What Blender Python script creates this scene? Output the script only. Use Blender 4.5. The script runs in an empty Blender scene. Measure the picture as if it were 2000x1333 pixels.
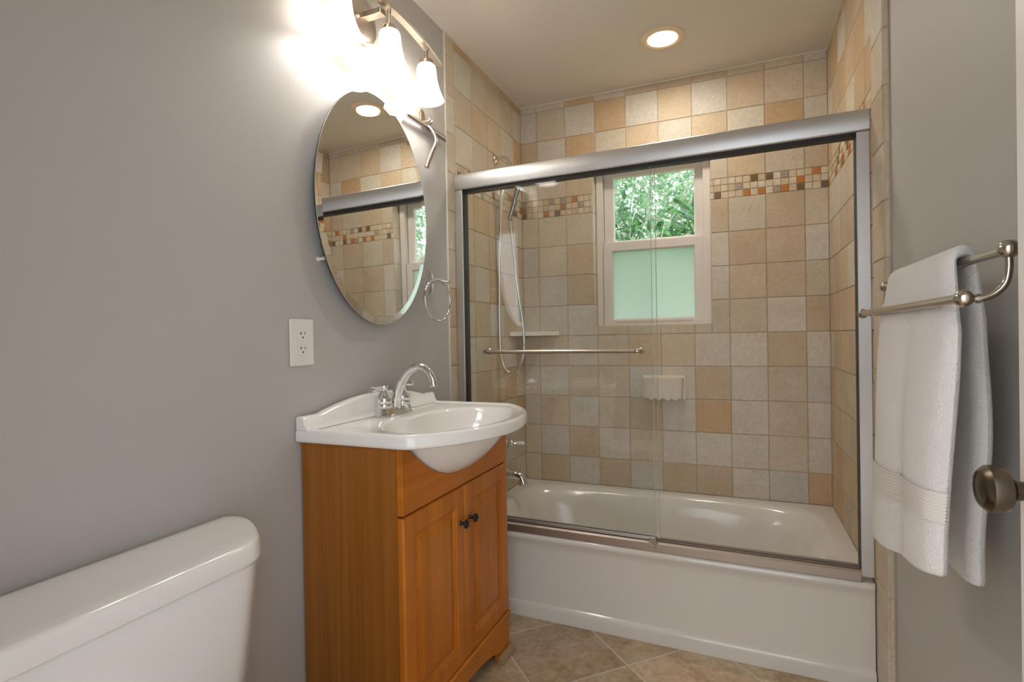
import bpy, bmesh, math, random
from mathutils import Vector, Matrix

SC = bpy.context.scene
COL = SC.collection
PI = math.pi
rnd = random.Random(11)

# ------------------------------------------------------------------ camera
cam_d = bpy.data.cameras.new('camera')
cam_d.sensor_width = 36.0
cam_d.lens = 1049.5 / 2000 * 36.0
cam_d.clip_start = 0.02
cam = bpy.data.objects.new('camera', cam_d)
COL.objects.link(cam)
_yaw, _pit, _rol = 0.39775, -0.0081, -0.0175
_f = Vector((-math.sin(_yaw) * math.cos(_pit), math.cos(_yaw) * math.cos(_pit), math.sin(_pit)))
_r = Vector((math.cos(_yaw), math.sin(_yaw), 0)); _u = _r.cross(_f)
_r2 = _r * math.cos(_rol) + _u * math.sin(_rol); _u2 = -_r * math.sin(_rol) + _u * math.cos(_rol)
M = Matrix.Identity(4)
for i in range(3):
    M[i][0] = _r2[i]; M[i][1] = _u2[i]; M[i][2] = -_f[i]
M.translation = Vector((1.1274, -2.0265, 1.1583))
cam.matrix_world = M
SC.camera = cam

# ------------------------------------------------------------------ world, sun, exposure
w = bpy.data.worlds.new('world'); SC.world = w; w.use_nodes = True
bg = w.node_tree.nodes['Background']
bg.inputs[0].default_value = (0.90, 0.96, 1.03, 1); bg.inputs[1].default_value = 2.05
sun_d = bpy.data.lights.new('sun', 'SUN'); sun_d.energy = 3.5; sun_d.angle = 0.02
sun_d.color = (1.0, 0.96, 0.9)
sun = bpy.data.objects.new('sun', sun_d); COL.objects.link(sun)
sun.rotation_euler = Vector((-0.62, 0.10, -0.78)).to_track_quat('-Z', 'Y').to_euler()
SC.view_settings.view_transform = 'Standard'
SC.view_settings.look = 'None'
SC.view_settings.gamma = 1.0
SC.view_settings.exposure = 0.46
SC.view_settings.use_curve_mapping = False
BULB_W = 2.5
SHADE_E = 1.35
CAN_E = 9.0
CAN_W = 3.6

# ------------------------------------------------------------------ room numbers
W = 1.524; D = 0.8347; H = 2.458; YE = -1.95
RIM = 0.345; T = 0.1663; X0 = 0.0963; Z0 = 1.8234
WR = 1.542           # painted right wall
WL = -0.006          # painted left wall
def yf(x): return 0.034 - 0.026 * x

# ------------------------------------------------------------------ helpers
def srgb(r, g, b, k=1.0):
    o = []
    for c in (r, g, b):
        c = c / 255.0
        o.append(min(1.0, k * (c / 12.92 if c <= 0.04045 else ((c + 0.055) / 1.055) ** 2.4)))
    return tuple(o)

class MB:
    def __init__(s): s.v = []; s.f = []; s.c = []
    def add(s, vs, fs, col=None):
        n = len(s.v); s.v += [tuple(a) for a in vs]
        for f in fs:
            s.f.append(tuple(i + n for i in f)); s.c.append(col)
        return s
    def box(s, a, b, col=None):
        x0, y0, z0 = a; x1, y1, z1 = b
        if x0 > x1: x0, x1 = x1, x0
        if y0 > y1: y0, y1 = y1, y0
        if z0 > z1: z0, z1 = z1, z0
        return s.add([(x0,y0,z0),(x1,y0,z0),(x1,y1,z0),(x0,y1,z0),(x0,y0,z1),(x1,y0,z1),(x1,y1,z1),(x0,y1,z1)],
                     [(0,3,2,1),(4,5,6,7),(0,1,5,4),(1,2,6,5),(2,3,7,6),(3,0,4,7)], col)
    def loft(s, rings, cap0=True, cap1=True, closed=True):
        n = len(rings[0]); vs = [p for r in rings for p in r]; fs = []
        for k in range(len(rings) - 1):
            for i in range(n if closed else n - 1):
                j = (i + 1) % n
                fs.append((k*n+i, k*n+j, (k+1)*n+j, (k+1)*n+i))
        if cap0: fs.append(tuple(reversed(range(n))))
        if cap1: fs.append(tuple(range((len(rings)-1)*n, len(rings)*n)))
        return s.add(vs, fs)
    def lathe(s, prof, c=(0,0,0), ax=(0,0,1), n=32, cap=True):
        ax = Vector(ax).normalized(); c = Vector(c)
        e1 = ax.orthogonal().normalized(); e2 = ax.cross(e1)
        rings = []
        for r, h in prof:
            r = max(r, 1e-5)
            rings.append([c + ax*h + (e1*math.cos(2*PI*i/n) + e2*math.sin(2*PI*i/n))*r for i in range(n)])
        return s.loft(rings, cap, cap)
    def tube(s, path, r, n=12, cap=True, sq=None):
        P = [Vector(p) for p in path]; m = len(P)
        t0 = (P[1]-P[0]).normalized(); e1 = t0.orthogonal().normalized()
        rings = []
        for i in range(m):
            t = (P[min(i+1, m-1)] - P[max(i-1, 0)]).normalized()
            e1 = (e1 - t*e1.dot(t)).normalized(); e2 = t.cross(e1)
            ri = r[i] if isinstance(r, (list, tuple)) else r
            rings.append([P[i] + (e1*math.cos(2*PI*k/n) + e2*math.sin(2*PI*k/n))*ri for k in range(n)])
        return s.loft(rings, cap, cap)
    def strip(s, path, hw, ht, wdir):
        """rectangular section swept along path; wdir is the width direction"""
        P = [Vector(p) for p in path]; wd = Vector(wdir).normalized(); rings = []
        for i in range(len(P)):
            t = (P[min(i+1, len(P)-1)] - P[max(i-1, 0)]).normalized()
            n_ = t.cross(wd).normalized()
            rings.append([P[i]+wd*hw+n_*ht, P[i]-wd*hw+n_*ht, P[i]-wd*hw-n_*ht, P[i]+wd*hw-n_*ht])
        return s.loft(rings)
    def torus(s, c, ax, R, r, n=64, m=12):
        ax = Vector(ax).normalized(); c = Vector(c); e1 = ax.orthogonal().normalized(); e2 = ax.cross(e1)
        rings = []
        for i in range(n):
            d = e1*math.cos(2*PI*i/n) + e2*math.sin(2*PI*i/n)
            rings.append([c + d*(R + r*math.cos(2*PI*k/m)) + ax*r*math.sin(2*PI*k/m) for k in range(m)])
        rings.append(rings[0])
        return s.loft(rings, False, False)
    def sphere(s, c, r, n=20, m=12, sc=(1,1,1)):
        c = Vector(c); rings = []
        for k in range(m+1):
            th = PI*k/m; rr = max(math.sin(th), 1e-4)*r
            rings.append([c + Vector((rr*math.cos(2*PI*i/n)*sc[0], rr*math.sin(2*PI*i/n)*sc[1], -r*math.cos(th)*sc[2])) for i in range(n)])
        return s.loft(rings)
    def prism(s, poly, lo, hi, axis='z'):
        def m(p, h):
            return {'x': (h, p[0], p[1]), 'y': (p[0], h, p[1]), 'z': (p[0], p[1], h)}[axis]
        return s.loft([[m(p, lo) for p in poly], [m(p, hi) for p in poly]])
    def build(s, name, mat, parent=None, smooth=None, bevel=0, seg=2, loc=None, rot=None, subsurf=0):
        me = bpy.data.meshes.new(name)
        me.from_pydata(s.v, [], s.f); me.validate()
        bm = bmesh.new(); bm.from_mesh(me)
        has = any(c is not None for c in s.c)
        if not has:
            bmesh.ops.remove_doubles(bm, verts=bm.verts, dist=1e-6)
        bmesh.ops.recalc_face_normals(bm, faces=bm.faces)
        bm.to_mesh(me); bm.free()
        if has:
            at = me.color_attributes.new('tint', 'FLOAT_COLOR', 'CORNER')
            for p, c in zip(me.polygons, s.c):
                c = c or (.5, .5, .5)
                for li in p.loop_indices: at.data[li].color = (c[0], c[1], c[2], 1)
        me.materials.append(mat)
        if smooth is not None:
            me.shade_smooth(); me.set_sharp_from_angle(angle=math.radians(smooth))
        o = bpy.data.objects.new(name, me); COL.objects.link(o)
        if loc: o.location = loc
        if rot: o.rotation_euler = rot
        if parent: o.parent = parent
        if bevel:
            b = o.modifiers.new('bevel', 'BEVEL'); b.width = bevel; b.segments = seg
            b.limit_method = 'ANGLE'; b.angle_limit = math.radians(35)
        if subsurf:
            b = o.modifiers.new('sub', 'SUBSURF'); b.levels = subsurf; b.render_levels = subsurf
        return o

def tag(o, label, cat, group=None, kind=None):
    o['label'] = label; o['category'] = cat
    if group: o['group'] = group
    if kind: o['kind'] = kind
    return o
def thing(name, label, cat, loc=(0,0,0), rz=0, group=None, kind=None):
    o = bpy.data.objects.new(name, None); COL.objects.link(o)
    o.empty_display_size = 0.05
    o.location = loc; o.rotation_euler = (0, 0, rz)
    return tag(o, label, cat, group, kind)
class At:
    """MB whose points are given in world space for a parent at loc"""
def local(mb, root):
    mi = root.matrix_basis.inverted()
    mb.v = [tuple(mi @ Vector(p)) for p in mb.v]
    return mb
def part(mb, name, mat, root, **k):
    return local(mb, root).build(name, mat, root, **k)
def spline(pts, n=8):
    P = [Vector(p) for p in pts]; out = []
    for i in range(len(P)-1):
        p0 = P[max(i-1,0)]; p1 = P[i]; p2 = P[i+1]; p3 = P[min(i+2,len(P)-1)]
        for k in range(n):
            t = k/n
            out.append(0.5*((2*p1)+(-p0+p2)*t+(2*p0-5*p1+4*p2-p3)*t*t+(-p0+3*p1-3*p2+p3)*t**3))
    out.append(P[-1]); return out
def rayhit(poly, c, ang):
    dx, dy = math.cos(ang), math.sin(ang); best = None
    n = len(poly)
    for i in range(n):
        ax, ay = poly[i][0]-c[0], poly[i][1]-c[1]; bx, by = poly[(i+1)%n][0]-c[0], poly[(i+1)%n][1]-c[1]
        ex, ey = bx-ax, by-ay; den = dx*ey - dy*ex
        if abs(den) < 1e-12: continue
        t = (ax*ey - ay*ex)/den; u_ = (ax*dy - ay*dx)/den
        if t > 0 and -1e-9 <= u_ <= 1+1e-9:
            best = t if best is None else min(best, t)
    return best
def round_poly(poly, rad, k=6):
    out = []; n = len(poly)
    for i in range(n):
        p = Vector(poly[i]); a = Vector(poly[i-1]); b = Vector(poly[(i+1)%n])
        r = rad[i] if isinstance(rad, (list, tuple)) else rad
        if r <= 0: out.append(tuple(p)); continue
        da = (a-p); db = (b-p); r1 = min(r, da.length*.48); r2 = min(r, db.length*.48)
        q0 = p+da.normalized()*r1; q2 = p+db.normalized()*r2
        for j in range(k+1):
            t = j/k; out.append(tuple(q0*(1-t)**2 + p*2*t*(1-t) + q2*t*t))
    return out

# ------------------------------------------------------------------ materials
def newmat(name):
    m = bpy.data.materials.new(name); m.use_nodes = True
    nt = m.node_tree; b = nt.nodes['Principled BSDF']
    return m, nt, b
def pmat(name, col, rough=.5, metal=0., spec=.5, bump=None, coat=0, mott=None):
    m, nt, b = newmat(name)
    b.inputs['Base Color'].default_value = (*col, 1); b.inputs['Roughness'].default_value = rough
    b.inputs['Metallic'].default_value = metal; b.inputs['Specular IOR Level'].default_value = spec
    b.inputs['Coat Weight'].default_value = coat; b.inputs['Coat Roughness'].default_value = .08
    tc = nt.nodes.new('ShaderNodeTexCoord')
    if mott:
        n = nt.nodes.new('ShaderNodeTexNoise'); n.inputs['Scale'].default_value = mott[0]; n.inputs['Detail'].default_value = 4
        nt.links.new(tc.outputs['Object'], n.inputs['Vector'])
        mx = nt.nodes.new('ShaderNodeMix'); mx.data_type = 'RGBA'
        mx.inputs[6].default_value = (*[c*(1-mott[1]) for c in col], 1); mx.inputs[7].default_value = (*[min(1, c*(1+mott[1])) for c in col], 1)
        nt.links.new(n.outputs['Fac'], mx.inputs[0]); nt.links.new(mx.outputs[2], b.inputs['Base Color'])
    if bump:
        n = nt.nodes.new('ShaderNodeTexNoise'); n.inputs['Scale'].default_value = bump[0]; n.inputs['Detail'].default_value = 3
        nt.links.new(tc.outputs['Object'], n.inputs['Vector'])
        bp = nt.nodes.new('ShaderNodeBump'); bp.inputs['Strength'].default_value = bump[1]; bp.inputs['Distance'].default_value = bump[2]
        nt.links.new(n.outputs['Fac'], bp.inputs['Height']); nt.links.new(bp.outputs[0], b.inputs['Normal'])
    return m

M_wall = pmat('grey wall paint', srgb(188, 184, 179), .55, bump=(220, .12, .002), mott=(3, .015))
M_wall_r = M_wall
M_ceil = pmat('ceiling paint', srgb(222, 214, 203), .7, bump=(160, .1, .002))
M_white = pmat('white trim paint', srgb(236, 230, 222), .4)
M_caulk = pmat('white caulk', srgb(228, 220, 205), .5)
M_tub = pmat('white tub enamel', srgb(228, 223, 214), .16, coat=.4)
M_porc = pmat('white porcelain', srgb(246, 243, 239), .12, coat=.5)
M_toilet = pmat('toilet china', srgb(234, 231, 227), .14, coat=.5)
M_chrome = pmat('polished chrome', (.78, .78, .78), .06, 1)
M_nickel = pmat('brushed nickel', srgb(196, 184, 170), .3, 1)
M_alu = pmat('satin nickel aluminium', srgb(208, 207, 206), .42, 1, bump=(40, .03, .001))
M_barm = pmat('towel bar nickel', srgb(188, 180, 168), .2, 1)
M_knob = pmat('aged pewter', srgb(104, 94, 82), .28, 1)
M_black = pmat('black iron', (.012, .012, .014), .35)
M_dark = pmat('dark slot', (.02, .02, .02), .6)
M_plate = pmat('white plastic', srgb(235, 230, 224), .3)
M_vinyl = pmat('white window vinyl', srgb(226, 215, 204), .4)
M_stone = pmat('cream ceramic', srgb(238, 229, 212), .5, bump=(110, .6, .004), mott=(60, .12))
M_mirror = pmat('mirror silver', (.86, .87, .86), .0, 1)
M_back = pmat('mirror backing', (.03, .03, .03), .5)
M_trimwood = pmat('brown painted trim', srgb(160, 128, 96), .55, bump=(120, .4, .002), mott=(60, .2))

def tile_mat():
    m, nt, b = newmat('tumbled ceramic tile')
    at = nt.nodes.new('ShaderNodeAttribute'); at.attribute_name = 'tint'
    tc = nt.nodes.new('ShaderNodeTexCoord')
    n1 = nt.nodes.new('ShaderNodeTexNoise'); n1.inputs['Scale'].default_value = 9; n1.inputs['Detail'].default_value = 5; n1.inputs['Roughness'].default_value = .6
    n2 = nt.nodes.new('ShaderNodeTexNoise'); n2.inputs['Scale'].default_value = 55; n2.inputs['Detail'].default_value = 5
    vor = nt.nodes.new('ShaderNodeTexVoronoi'); vor.inputs['Scale'].default_value = 85
    n3 = nt.nodes.new('ShaderNodeTexNoise'); n3.inputs['Scale'].default_value = 14; n3.inputs['Detail'].default_value = 2
    for n in (n1, n2, n3, vor): nt.links.new(tc.outputs['Object'], n.inputs['Vector'])
    r1 = nt.nodes.new('ShaderNodeMapRange'); r1.inputs[1].default_value = .33; r1.inputs[2].default_value = .67
    nt.links.new(n1.outputs['Fac'], r1.inputs[0])
    mx = nt.nodes.new('ShaderNodeMix'); mx.data_type = 'RGBA'; mx.blend_type = 'MULTIPLY'; mx.inputs[0].default_value = 1
    ramp = nt.nodes.new('ShaderNodeMix'); ramp.data_type = 'RGBA'
    ramp.inputs[6].default_value = (.95, .905, .84, 1); ramp.inputs[7].default_value = (1.03, 1.04, 1.05, 1)
    nt.links.new(r1.outputs[0], ramp.inputs[0])
    nt.links.new(at.outputs['Color'], mx.inputs[6]); nt.links.new(ramp.outputs[2], mx.inputs[7])
    fine = nt.nodes.new('ShaderNodeMapRange'); fine.inputs[1].default_value = .3; fine.inputs[2].default_value = .7; fine.inputs[3].default_value = .9; fine.inputs[4].default_value = 1.06
    nt.links.new(n2.outputs['Fac'], fine.inputs[0])
    m2 = nt.nodes.new('ShaderNodeMix'); m2.data_type = 'RGBA'; m2.blend_type = 'MULTIPLY'; m2.inputs[0].default_value = 1
    nt.links.new(mx.outputs[2], m2.inputs[6]); nt.links.new(fine.outputs[0], m2.inputs[7])
    # pits where a coarse noise is high
    pit = nt.nodes.new('ShaderNodeMapRange'); pit.inputs[1].default_value = .17; pit.inputs[2].default_value = .25; pit.inputs[3].default_value = 1; pit.inputs[4].default_value = 0
    nt.links.new(vor.outputs['Distance'], pit.inputs[0])
    gate = nt.nodes.new('ShaderNodeMapRange'); gate.inputs[1].default_value = .60; gate.inputs[2].default_value = .66
    nt.links.new(n3.outputs['Fac'], gate.inputs[0])
    pm = nt.nodes.new('ShaderNodeMath'); pm.operation = 'MULTIPLY'
    nt.links.new(pit.outputs[0], pm.inputs[0]); nt.links.new(gate.outputs[0], pm.inputs[1])
    m3 = nt.nodes.new('ShaderNodeMix'); m3.data_type = 'RGBA'; m3.blend_type = 'MULTIPLY'
    m3.inputs[7].default_value = (.62, .54, .45, 1)
    nt.links.new(pm.outputs[0], m3.inputs[0]); nt.links.new(m2.outputs[2], m3.inputs[6])
    nt.links.new(m3.outputs[2], b.inputs['Base Color'])
    b.inputs['Roughness'].default_value = .5; b.inputs['Specular IOR Level'].default_value = .35
    hs = nt.nodes.new('ShaderNodeMath'); hs.operation = 'SUBTRACT'
    nt.links.new(n2.outputs['Fac'], hs.inputs[0]); nt.links.new(pm.outputs[0], hs.inputs[1])
    bp = nt.nodes.new('ShaderNodeBump'); bp.inputs['Strength'].default_value = .35; bp.inputs['Distance'].default_value = .002
    nt.links.new(hs.outputs[0], bp.inputs['Height']); nt.links.new(bp.outputs[0], b.inputs['Normal'])
    return m
M_tile = tile_mat()

def wood_mat(name, c0, c1, scale, rough=.38, coat=.1, fig=.35):
    m, nt, b = newmat(name)
    tc = nt.nodes.new('ShaderNodeTexCoord'); mp = nt.nodes.new('ShaderNodeMapping')
    mp.inputs['Scale'].default_value = scale
    nt.links.new(tc.outputs['Object'], mp.inputs[0])
    n1 = nt.nodes.new('ShaderNodeTexNoise'); n1.inputs['Scale'].default_value = 1; n1.inputs['Detail'].default_value = 6; n1.inputs['Distortion'].default_value = .4
    nt.links.new(mp.outputs[0], n1.inputs['Vector'])
    n2 = nt.nodes.new('ShaderNodeTexNoise'); n2.inputs['Scale'].default_value = 5; n2.inputs['Detail'].default_value = 3; n2.inputs['Distortion'].default_value = 1.2
    nt.links.new(tc.outputs['Object'], n2.inputs['Vector'])
    mixf = nt.nodes.new('ShaderNodeMix'); mixf.inputs[0].default_value = fig
    nt.links.new(n1.outputs['Fac'], mixf.inputs[2]); nt.links.new(n2.outputs['Fac'], mixf.inputs[3])
    mr = nt.nodes.new('ShaderNodeMapRange'); mr.inputs[1].default_value = .35; mr.inputs[2].default_value = .65
    nt.links.new(mixf.outputs[0], mr.inputs[0])
    mx = nt.nodes.new('ShaderNodeMix'); mx.data_type = 'RGBA'
    mx.inputs[6].default_value = (*c0, 1); mx.inputs[7].default_value = (*c1, 1)
    nt.links.new(mr.outputs[0], mx.inputs[0]); nt.links.new(mx.outputs[2], b.inputs['Base Color'])
    b.inputs['Roughness'].default_value = rough; b.inputs['Specular IOR Level'].default_value = .3; b.inputs['Coat Weight'].default_value = coat; b.inputs['Coat Roughness'].default_value = .2
    return m
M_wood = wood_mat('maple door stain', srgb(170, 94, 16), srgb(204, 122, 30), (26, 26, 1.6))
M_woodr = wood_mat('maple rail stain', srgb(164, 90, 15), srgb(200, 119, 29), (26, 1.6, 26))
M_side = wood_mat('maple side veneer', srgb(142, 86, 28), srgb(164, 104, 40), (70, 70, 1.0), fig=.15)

def floor_mat():
    m, nt, b = newmat('stone look floor tile')
    tc = nt.nodes.new('ShaderNodeTexCoord'); sp = nt.nodes.new('ShaderNodeSeparateXYZ')
    nt.links.new(tc.outputs['Object'], sp.inputs[0])
    def math_(op, a, b_=None, v=None):
        n = nt.nodes.new('ShaderNodeMath'); n.operation = op
        for i, x in enumerate((a, b_)):
            if x is None: continue
            if isinstance(x, (int, float)): n.inputs[i].default_value = x
            else: nt.links.new(x, n.inputs[i])
        return n.outputs[0]
    P = 0.500
    s_ = math_('DIVIDE', math_('SUBTRACT', math_('ADD', sp.outputs[0], sp.outputs[1]), .606), P)
    d_ = math_('DIVIDE', math_('SUBTRACT', math_('SUBTRACT', sp.outputs[0], sp.outputs[1]), .911), P)
    fl1, fl2 = math_('FLOOR', s_), math_('FLOOR', d_)
    def edge(a):
        fr = math_('FRACT', a); return math_('MINIMUM', fr, math_('SUBTRACT', 1.0, fr))
    e = math_('MINIMUM', edge(s_), edge(d_))
    nz = nt.nodes.new('ShaderNodeTexNoise'); nz.inputs['Scale'].default_value = 60
    nt.links.new(tc.outputs['Object'], nz.inputs['Vector'])
    e2 = math_('ADD', e, math_('MULTIPLY', math_('SUBTRACT', nz.outputs['Fac'], .5), .004))
    g = nt.nodes.new('ShaderNodeMapRange'); g.inputs[1].default_value = .0085; g.inputs[2].default_value = .012
    nt.links.new(e2, g.inputs[0])
    cv = nt.nodes.new('ShaderNodeCombineXYZ'); nt.links.new(fl1, cv.inputs[0]); nt.links.new(fl2, cv.inputs[1])
    wn = nt.nodes.new('ShaderNodeTexWhiteNoise'); wn.noise_dimensions = '3D'; nt.links.new(cv.outputs[0], wn.inputs['Vector'])
    off = nt.nodes.new('ShaderNodeVectorMath'); off.operation = 'MULTIPLY_ADD'
    nt.links.new(wn.outputs['Color'], off.inputs[0]); off.inputs[1].default_value = (9, 9, 9); nt.links.new(tc.outputs['Object'], off.inputs[2])
    n1 = nt.nodes.new('ShaderNodeTexNoise'); n1.inputs['Scale'].default_value = 7; n1.inputs['Detail'].default_value = 8; n1.inputs['Roughness'].default_value = .65; n1.inputs['Distortion'].default_value = .6
    nt.links.new(off.outputs[0], n1.inputs['Vector'])
    n2 = nt.nodes.new('ShaderNodeTexNoise'); n2.inputs['Scale'].default_value = 45; n2.inputs['Detail'].default_value = 6
    nt.links.new(off.outputs[0], n2.inputs['Vector'])
    mr = nt.nodes.new('ShaderNodeMapRange'); mr.inputs[1].default_value = .32; mr.inputs[2].default_value = .68
    nt.links.new(math_('ADD', math_('MULTIPLY', n1.outputs['Fac'], .65), math_('MULTIPLY', n2.outputs['Fac'], .35)), mr.inputs[0])
    cr = nt.nodes.new('ShaderNodeValToRGB')
    cr.color_ramp.elements[0].position = 0; cr.color_ramp.elements[0].color = (*srgb(156, 126, 94), 1)
    cr.color_ramp.elements[1].position = 1; cr.color_ramp.elements[1].color = (*srgb(222, 206, 180), 1)
    el = cr.color_ramp.elements.new(.5); el.color = (*srgb(194, 169, 136), 1)
    nt.links.new(mr.outputs[0], cr.inputs[0])
    tv = nt.nodes.new('ShaderNodeMapRange'); tv.inputs[3].default_value = .85; tv.inputs[4].default_value = 1.1
    nt.links.new(wn.outputs['Value'], tv.inputs[0])
    mm = nt.nodes.new('ShaderNodeMix'); mm.data_type = 'RGBA'; mm.blend_type = 'MULTIPLY'; mm.inputs[0].default_value = 1
    nt.links.new(cr.outputs[0], mm.inputs[6]); nt.links.new(tv.outputs[0], mm.inputs[7])
    mx = nt.nodes.new('ShaderNodeMix'); mx.data_type = 'RGBA'
    mx.inputs[6].default_value = (*srgb(214, 202, 186), 1)
    nt.links.new(g.outputs[0], mx.inputs[0]); nt.links.new(mm.outputs[2], mx.inputs[7])
    nt.links.new(mx.outputs[2], b.inputs['Base Color'])
    b.inputs['Roughness'].default_value = .42
    hh = math_('ADD', g.outputs[0], math_('MULTIPLY', n2.outputs['Fac'], .4))
    bp = nt.nodes.new('ShaderNodeBump'); bp.inputs['Strength'].default_value = .5; bp.inputs['Distance'].default_value = .002
    nt.links.new(hh, bp.inputs['Height']); nt.links.new(bp.outputs[0], b.inputs['Normal'])
    return m
M_floor = floor_mat()

def glass_mat(name, tint, ior=1.5, refl=1.0):
    m, nt, b = newmat(name); nt.nodes.remove(b)
    out = nt.nodes['Material Output']
    tr = nt.nodes.new('ShaderNodeBsdfTransparent'); tr.inputs[0].default_value = (*tint, 1)
    gl = nt.nodes.new('ShaderNodeBsdfGlossy'); gl.inputs['Roughness'].default_value = 0.0; gl.inputs[0].default_value = (refl, refl, refl, 1)
    fr = nt.nodes.new('ShaderNodeFresnel'); fr.inputs[0].default_value = ior
    mx = nt.nodes.new('ShaderNodeMixShader')
    ge = nt.nodes.new('ShaderNodeNewGeometry')
    inv = nt.nodes.new('ShaderNodeMath'); inv.operation = 'SUBTRACT'; inv.inputs[0].default_value = 1.0
    nt.links.new(ge.outputs['Backfacing'], inv.inputs[1])
    mu = nt.nodes.new('ShaderNodeMath'); mu.operation = 'MULTIPLY'
    nt.links.new(fr.outputs[0], mu.inputs[0]); nt.links.new(inv.outputs[0], mu.inputs[1])
    nt.links.new(mu.outputs[0], mx.inputs[0]); nt.links.new(tr.outputs[0], mx.inputs[1]); nt.links.new(gl.outputs[0], mx.inputs[2])
    nt.links.new(mx.outputs[0], out.inputs[0])
    return m
M_glass = glass_mat('shower glass', (.985, .99, .988), 1.52)
M_edge = pmat('glass edge green', srgb(178, 190, 182), .15)
M_pane = glass_mat('window glass', (.97, .98, .98))
def frost_mat():
    m, nt, b = newmat('frosted glass'); nt.nodes.remove(b)
    out = nt.nodes['Material Output']
    rf = nt.nodes.new('ShaderNodeBsdfRefraction'); rf.inputs['Roughness'].default_value = .42; rf.inputs['IOR'].default_value = 1.25; rf.inputs[0].default_value = (.72, .74, .70, 1)
    tl = nt.nodes.new('ShaderNodeBsdfTranslucent'); tl.inputs[0].default_value = (.64, .70, .65, 1)
    mx = nt.nodes.new('ShaderNodeMixShader'); mx.inputs[0].default_value = .4
    nt.links.new(rf.outputs[0], mx.inputs[1]); nt.links.new(tl.outputs[0], mx.inputs[2]); nt.links.new(mx.outputs[0], out.inputs[0])
    return m
M_frost = frost_mat()
def shade_mat():
    m, nt, b = newmat('frosted lamp glass'); nt.nodes.remove(b)
    out = nt.nodes['Material Output']
    df = nt.nodes.new('ShaderNodeBsdfDiffuse'); df.inputs[0].default_value = (.85, .84, .82, 1)
    em = nt.nodes.new('ShaderNodeEmission'); em.inputs[0].default_value = (1, .96, .91, 1); em.inputs[1].default_value = SHADE_E
    ad = nt.nodes.new('ShaderNodeAddShader')
    tl = nt.nodes.new('ShaderNodeBsdfTranslucent'); tl.inputs[0].default_value = (.95, .92, .88, 1)
    mx = nt.nodes.new('ShaderNodeMixShader'); mx.inputs[0].default_value = .6
    nt.links.new(df.outputs[0], mx.inputs[1]); nt.links.new(tl.outputs[0], mx.inputs[2]); nt.links.new(mx.outputs[0], ad.inputs[0]); nt.links.new(em.outputs[0], ad.inputs[1]); nt.links.new(ad.outputs[0], out.inputs[0])
    return m
M_shade = shade_mat()
def emit_mat(name, col, s):
    m, nt, b = newmat(name)
    b.inputs['Base Color'].default_value = (.8, .8, .8, 1)
    b.inputs['Emission Color'].default_value = (*col, 1); b.inputs['Emission Strength'].default_value = s
    return m
M_lens = emit_mat('lit recessed lens', (1, .88, .72), CAN_E)

def towel_mat():
    m, nt, b = newmat('white terry cloth')
    tc = nt.nodes.new('ShaderNodeTexCoord'); sp = nt.nodes.new('ShaderNodeSeparateXYZ')
    nt.links.new(tc.outputs['Generated'], sp.inputs[0])
    n = nt.nodes.new('ShaderNodeTexNoise'); n.inputs['Scale'].default_value = 420; n.inputs['Detail'].default_value = 2
    nt.links.new(tc.outputs['Object'], n.inputs['Vector'])
    n2 = nt.nodes.new('ShaderNodeTexNoise'); n2.inputs['Scale'].default_value = 60; n2.inputs['Detail'].default_value = 3
    nt.links.new(tc.outputs['Object'], n2.inputs['Vector'])
    b.inputs['Base Color'].default_value = (*srgb(229, 224, 219), 1)
    b.inputs['Roughness'].default_value = .95; b.inputs['Specular IOR Level'].default_value = .1
    b.inputs['Sheen Weight'].default_value = .3
    ad = nt.nodes.new('ShaderNodeMath'); ad.operation = 'ADD'
    nt.links.new(n.outputs['Fac'], ad.inputs[0]); nt.links.new(n2.outputs['Fac'], ad.inputs[1])
    bp = nt.nodes.new('ShaderNodeBump'); bp.inputs['Strength'].default_value = .8; bp.inputs['Distance'].default_value = .003
    nt.links.new(ad.outputs[0], bp.inputs['Height']); nt.links.new(bp.outputs[0], b.inputs['Normal'])
    return m
M_towel = towel_mat()
M_band = pmat('flat woven towel band', srgb(224, 217, 210), .9, spec=.1)
def leaf_mat(name, c0, c1, tr=.45):
    m, nt, b = newmat(name); nt.nodes.remove(b)
    out = nt.nodes['Material Output']
    at = nt.nodes.new('ShaderNodeAttribute'); at.attribute_name = 'tint'
    mx = nt.nodes.new('ShaderNodeMix'); mx.data_type = 'RGBA'; mx.inputs[6].default_value = (*c0, 1); mx.inputs[7].default_value = (*c1, 1)
    nt.links.new(at.outputs['Fac'], mx.inputs[0])
    df = nt.nodes.new('ShaderNodeBsdfDiffuse'); tl = nt.nodes.new('ShaderNodeBsdfTranslucent')
    gl = nt.nodes.new('ShaderNodeBsdfGlossy'); gl.inputs['Roughness'].default_value = .35
    nt.links.new(mx.outputs[2], df.inputs[0]); nt.links.new(mx.outputs[2], tl.inputs[0])
    a = nt.nodes.new('ShaderNodeMixShader'); a.inputs[0].default_value = tr
    nt.links.new(df.outputs[0], a.inputs[1]); nt.links.new(tl.outputs[0], a.inputs[2])
    c = nt.nodes.new('ShaderNodeMixShader'); c.inputs[0].default_value = .08
    nt.links.new(a.outputs[0], c.inputs[1]); nt.links.new(gl.outputs[0], c.inputs[2]); nt.links.new(c.outputs[0], out.inputs[0])
    return m
M_leafA = leaf_mat('fine pale leaves', srgb(112, 160, 110), srgb(205, 224, 196))
M_leafB = leaf_mat('broad green leaves', srgb(40, 84, 52), srgb(104, 156, 90))
M_bark = pmat('pale bark', srgb(215, 205, 188), .8, bump=(60, .5, .004))
M_grass = pmat('lawn', srgb(95, 130, 70), .9, bump=(80, .6, .01), mott=(12, .25))

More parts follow.
